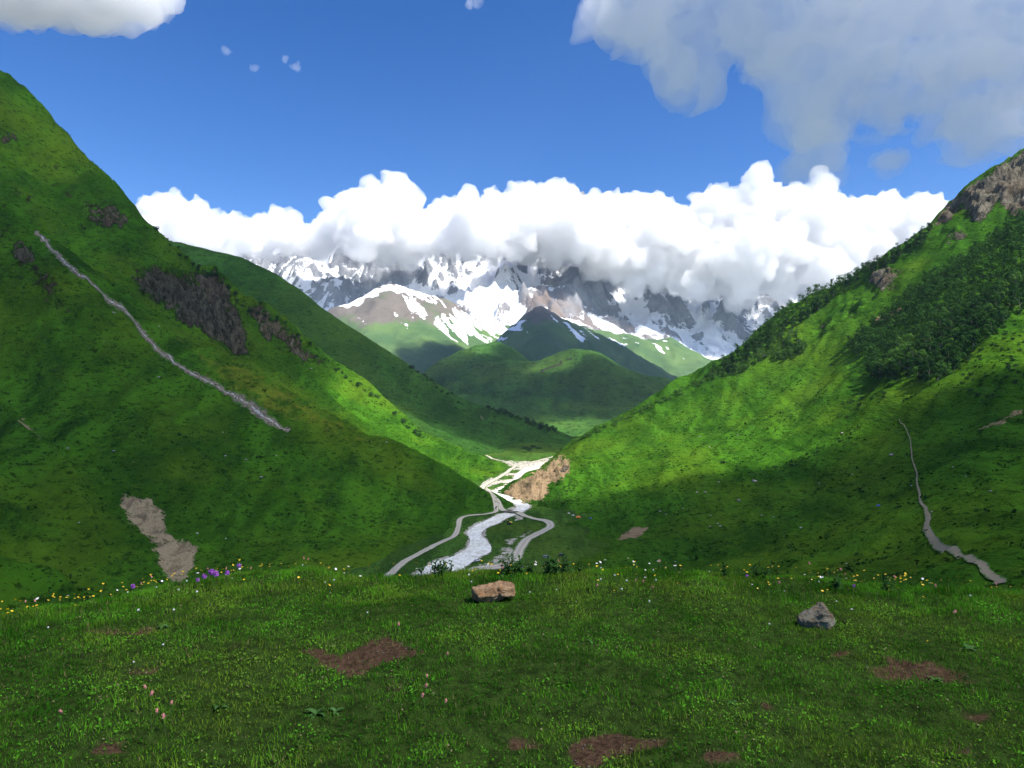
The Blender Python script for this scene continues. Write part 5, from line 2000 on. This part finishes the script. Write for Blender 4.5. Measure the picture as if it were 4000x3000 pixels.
centre_meshes = {"daisy": mesh_of("flower_centre", ball(0.004, 0.001, 1, .6), mat_yellow)}


def rim_at(px):
    return np.interp(px, rim_px, rim_py)


def by_what(px, py):
    """what a rim flower stands beside or in front of"""
    if py > rim_at(px) + 130:
        for lim, txt in ((900, "in open turf near the small bare patches"), (1900, "in open turf beside the brown bare patch"), (2900, "in open turf between the two stones"),
                         (9999, "in open turf near the grey stone")):
            if px < lim:
                return txt
    for lim, txt in ((300, "where the rim slopes down"), (720, "before the pale landslip"), (1000, "beside the purple flowers"), (1450, "before the foot of the left slope"),
                     (1850, "before the riverside track"), (2080, "behind the rusty stone"), (2400, "beside the dark leafy herbs"), (2900, "before the right meadow"),
                     (3180, "beside the upright weeds"), (3480, "behind the grey stone"), (3760, "before the boulder-strewn meadow"), (9999, "before the footpath")):
        if px < lim:
            return txt


def flower(kind, px, py, s=1.0):
    (stems, heads), label, group = kinds[kind]
    label = label + " " + by_what(px, py)
    st_, h_, b_ = stems[int(gr_.integers(0, len(stems)))]
    # the pixel is where the head shows: find the first turf spot whose stem reaches that line of sight
    Ys = np.linspace(2.6, 7.4, 400)
    X_ = (px - 2000) / FPX * Ys
    ok = mead.z(X_, Ys) + h_ * s >= CAMZ - (py - 1500.0) / FPX * Ys
    k_ = int(np.argmax(ok)) if ok.any() else None
    if k_ is None:
        e_ = mead.z(X_, Ys) - (CAMZ - (py - 1500.0) / FPX * Ys)
        k_ = int(np.argmax(e_))
    x, y = float(X_[k_]), float(Ys[k_])
    z = float(mead.z(x, y))
    root = link(bpy.data.objects.new(kind, None))
    root.location = (x, y, z)
    root.rotation_euler = (0, 0, gr_.uniform(0, 6.28))
    root.scale = (s, s, s)
    tag(root, label, "flower", group)
    link(bpy.data.objects.new("stem", st_), root)
    hd = link(bpy.data.objects.new("flower_head", heads[int(gr_.integers(0, len(heads)))]), root)
    hd.location = (b_, 0, h_)
    hd.rotation_euler = (gr_.normal() * 0.35, gr_.normal() * 0.35, 0)
    if kind in centre_meshes:
        link(bpy.data.objects.new("flower_centre", centre_meshes[kind]), hd)


for _ in range(95):
    px = gr_.uniform(0, 1150)
    flower("buttercup", px, rim_at(px) + gr_.normal() * 16 - 22 + gr_.exponential(14), gr_.uniform(.6, 1.0))
for _ in range(50):
    px = gr_.uniform(1150, 2700)
    flower("buttercup", px, rim_at(px) + gr_.exponential(30) - 15, gr_.uniform(.7, 1.1))
for _ in range(95):
    px = np.clip(gr_.normal(3350, 330), 2600, 4000)
    flower("buttercup", px, rim_at(px) + gr_.exponential(32) - 20, gr_.uniform(.6, 1.0))
for _ in range(34):
    px = gr_.uniform(100, 3900)
    flower("daisy", px, rim_at(px) + gr_.exponential(22) - 25, gr_.uniform(.45, .8))
for px, py in [(2450, 2180), (2475, 2195), (2570, 2190), (2600, 2205), (2640, 2195), (2120, 2195), (2085, 2205), (2350, 2195), (2180, 2215), (1900, 2205)]:
    flower("daisy", px, py, 0.75)
for _ in range(36):
    px, py = gr_.uniform(50, 3950), 0
    py = rim_at(px) + gr_.exponential(90)
    if py < 2950:
        flower("clover_flower", px, py, gr_.uniform(.5, .85))
for px, py in [(815, 2195), (847, 2198), (880, 2208), (975, 2225), (1185, 2185), (1210, 2187), (550, 2280), (600, 2255), (100, 2340), (145, 2350), (1955, 2205), (1958, 2220), (2125, 2200), (2160, 2195),
               (2180, 2135), (2155, 2145), (2580, 2170), (2480, 2270), (2510, 2275), (2540, 2295), (3050, 2280), (3170, 2205), (3280, 2225), (3500, 2240), (3660, 2290), (3895, 2250), (3730, 2395),
               (1750, 2562), (1665, 2640), (1658, 2680), (1662, 2720), (1735, 2745), (560, 2692), (590, 2725), (665, 2752), (605, 2782), (645, 2804), (1555, 2445), (230, 2630 + 150), (2330, 2290), (3300, 2215)]:
    flower("bistort", px, py, gr_.uniform(.6, .9))
for px, py, s in [(930, 2212, 1.0), (832, 2238, 1.35), (795, 2255, 1.0), (884, 2240, 1.0), (525, 2290, 0.9), (838, 2245, 1.2), (2035, 2178, 0.7), (2915, 2250, 0.6), (770, 2268, .8), (3340, 2290, .6)]:
    flower("betony", px, py, s * 0.8)

# ------------------------------------------------------------------ leafy plants
mat_herb = leaf_material("herb_leaves", (0.028, 0.085, 0.018), (0.050, 0.125, 0.026))
mat_dock = leaf_material("dock_leaves", (0.05, 0.13, 0.03), (0.08, 0.17, 0.05))


def leaf_mesh(L, wd, curl, name="leaf", mat=None):
    V, F = [], []
    n = 6
    for i in range(n + 1):
        t = i / n
        w_ = wd * math.sin(math.pi * (0.08 + 0.90 * t) ** 0.8) ** 0.9
        z = L * (0.55 * t - curl * t * t)
        V += [(L * t * .85, -w_, z + w_ * .35), (L * t * .85, 0, z), (L * t * .85, w_, z + w_ * .35)]
    for i in range(n):
        b = i * 3
        F += [(b, b + 3, b + 4, b + 1), (b + 1, b + 4, b + 5, b + 2)]
    return mesh_of(name, (V, F), mat or mat_herb, True)


herb_leaf = [leaf_mesh(0.07, 0.013, 0.5), leaf_mesh(0.05, 0.011, 0.3), leaf_mesh(0.06, 0.016, 0.6)]
herb_stem = {h: stem_mesh(h, 0.02, 0.003) for h in (0.07, 0.10, 0.13, 0.17)}


def herb(px, py, w_, h_, nstem, label):
    root = link(bpy.data.objects.new("leafy_herb", None))
    root.location = on_meadow(px, py)
    tag(root, label, "plant")
    for k in range(nstem):
        hh = (0.07, 0.10, 0.13, 0.17)[min(3, int(gr_.integers(0, 3)) + (1 if h_ > .16 else 0))]
        sm = link(bpy.data.objects.new("stem", herb_stem[hh]), root)
        sm.location = (gr_.normal() * w_ * .35, gr_.normal() * w_ * .25, 0)
        sm.rotation_euler = (gr_.normal() * .2, gr_.normal() * .2, gr_.uniform(0, 6.28))
        for j in range(9):
            lf = link(bpy.data.objects.new("leaf", herb_leaf[j % 3]), sm)
            t = (j + 1) / 9
            lf.location = (0.02 * t * t, 0, hh * t)
            lf.rotation_euler = (gr_.normal() * .2, gr_.normal() * .3 - .2, j * 2.4)
            s = 1.1 - 0.5 * t
            lf.scale = (s, s, s)


herb(2005, 2235, 0.17, 0.20, 20, "dark leafy herb at the rim before the gravel road")
herb(2165, 2235, 0.22, 0.20, 24, "broad dark leafy herb at the rim before the silver car")
herb(1720, 2230, 0.16, 0.12, 12, "low dark herb at the rim before the river")
herb(2835, 2245, 0.03, 0.22, 3, "tall upright weed at the rim before the right meadow")
herb(2955, 2255, 0.04, 0.22, 4, "pale upright weed with narrow leaves near the rim")
herb(3260, 2285, 0.06, 0.16, 4, "leafy weed among buttercups behind the grey stone")
herb(3470, 2290, 0.05, 0.12, 3, "small leafy weed at the rim right of the grey stone")
dock_leaf = [leaf_mesh(0.11, 0.020, 0.55, mat=mat_dock), leaf_mesh(0.085, 0.018, 0.4, mat=mat_dock)]


def rosette(px, py, n_, s0, label):
    root = link(bpy.data.objects.new("dock_plant", None))
    root.location = on_meadow(px, py)
    tag(root, label, "plant")
    for j in range(n_):
        lf = link(bpy.data.objects.new("leaf", dock_leaf[j % 2]), root)
        lf.rotation_euler = (gr_.normal() * .15, gr_.uniform(-.35, .35), j * 2.4 + gr_.normal() * .3)
        s = s0 * gr_.uniform(.7, 1.2)
        lf.scale = (s, s, s)


rosette(1235, 2785, 9, 0.7, "broad-leaved dock plant below the brown bare patch")
rosette(1310, 2770, 6, 0.55, "smaller dock plant beside the broad-leaved one")
rosette(3780, 2545, 7, 0.6, "dock plant by the bare soil on the right")
rosette(3650, 2640, 7, 0.5, "small dock plant between the bare patches on the right")
rosette(860, 2760, 6, 0.6, "low dock plant near the pink flower spikes")
rosette(2860, 2755, 6, 0.5, "low pale-leaved plant in the middle turf")
rosette(640, 2450, 8, 0.6, "grassy rosette beside the narrow bare strip")
rosette(2310, 2510, 5, 0.5, "little rosette in the turf between the two stones")

# ------------------------------------------------------------------ haze in the valley air
hz = bpy.data.materials.new("valley_haze")
hz.use_nodes = True
nt = hz.node_tree
for n_ in list(nt.nodes):
    if n_.type != 'OUTPUT_MATERIAL':
        nt.nodes.remove(n_)
v = nt.nodes.new("ShaderNodeVolumePrincipled")
v.inputs["Color"].default_value = (0.62, 0.78, 1.0, 1)
v.inputs["Density"].default_value = 0.000028
v.inputs["Anisotropy"].default_value = 0.0
nt.links.new(v.outputs[0], nt.nodes["Material Output"].inputs["Volume"])
hz.cycles.homogeneous_volume = True
V, F = prism([(-3000, -760), (3500, -760), (3500, 720), (-3000, 720)], -400, 6320)
hb = link(bpy.data.objects.new("haze", outward(mesh_of("haze", (V, F), hz))))
tag(hb, "thin blue haze filling the valley air", "haze", kind="stuff")
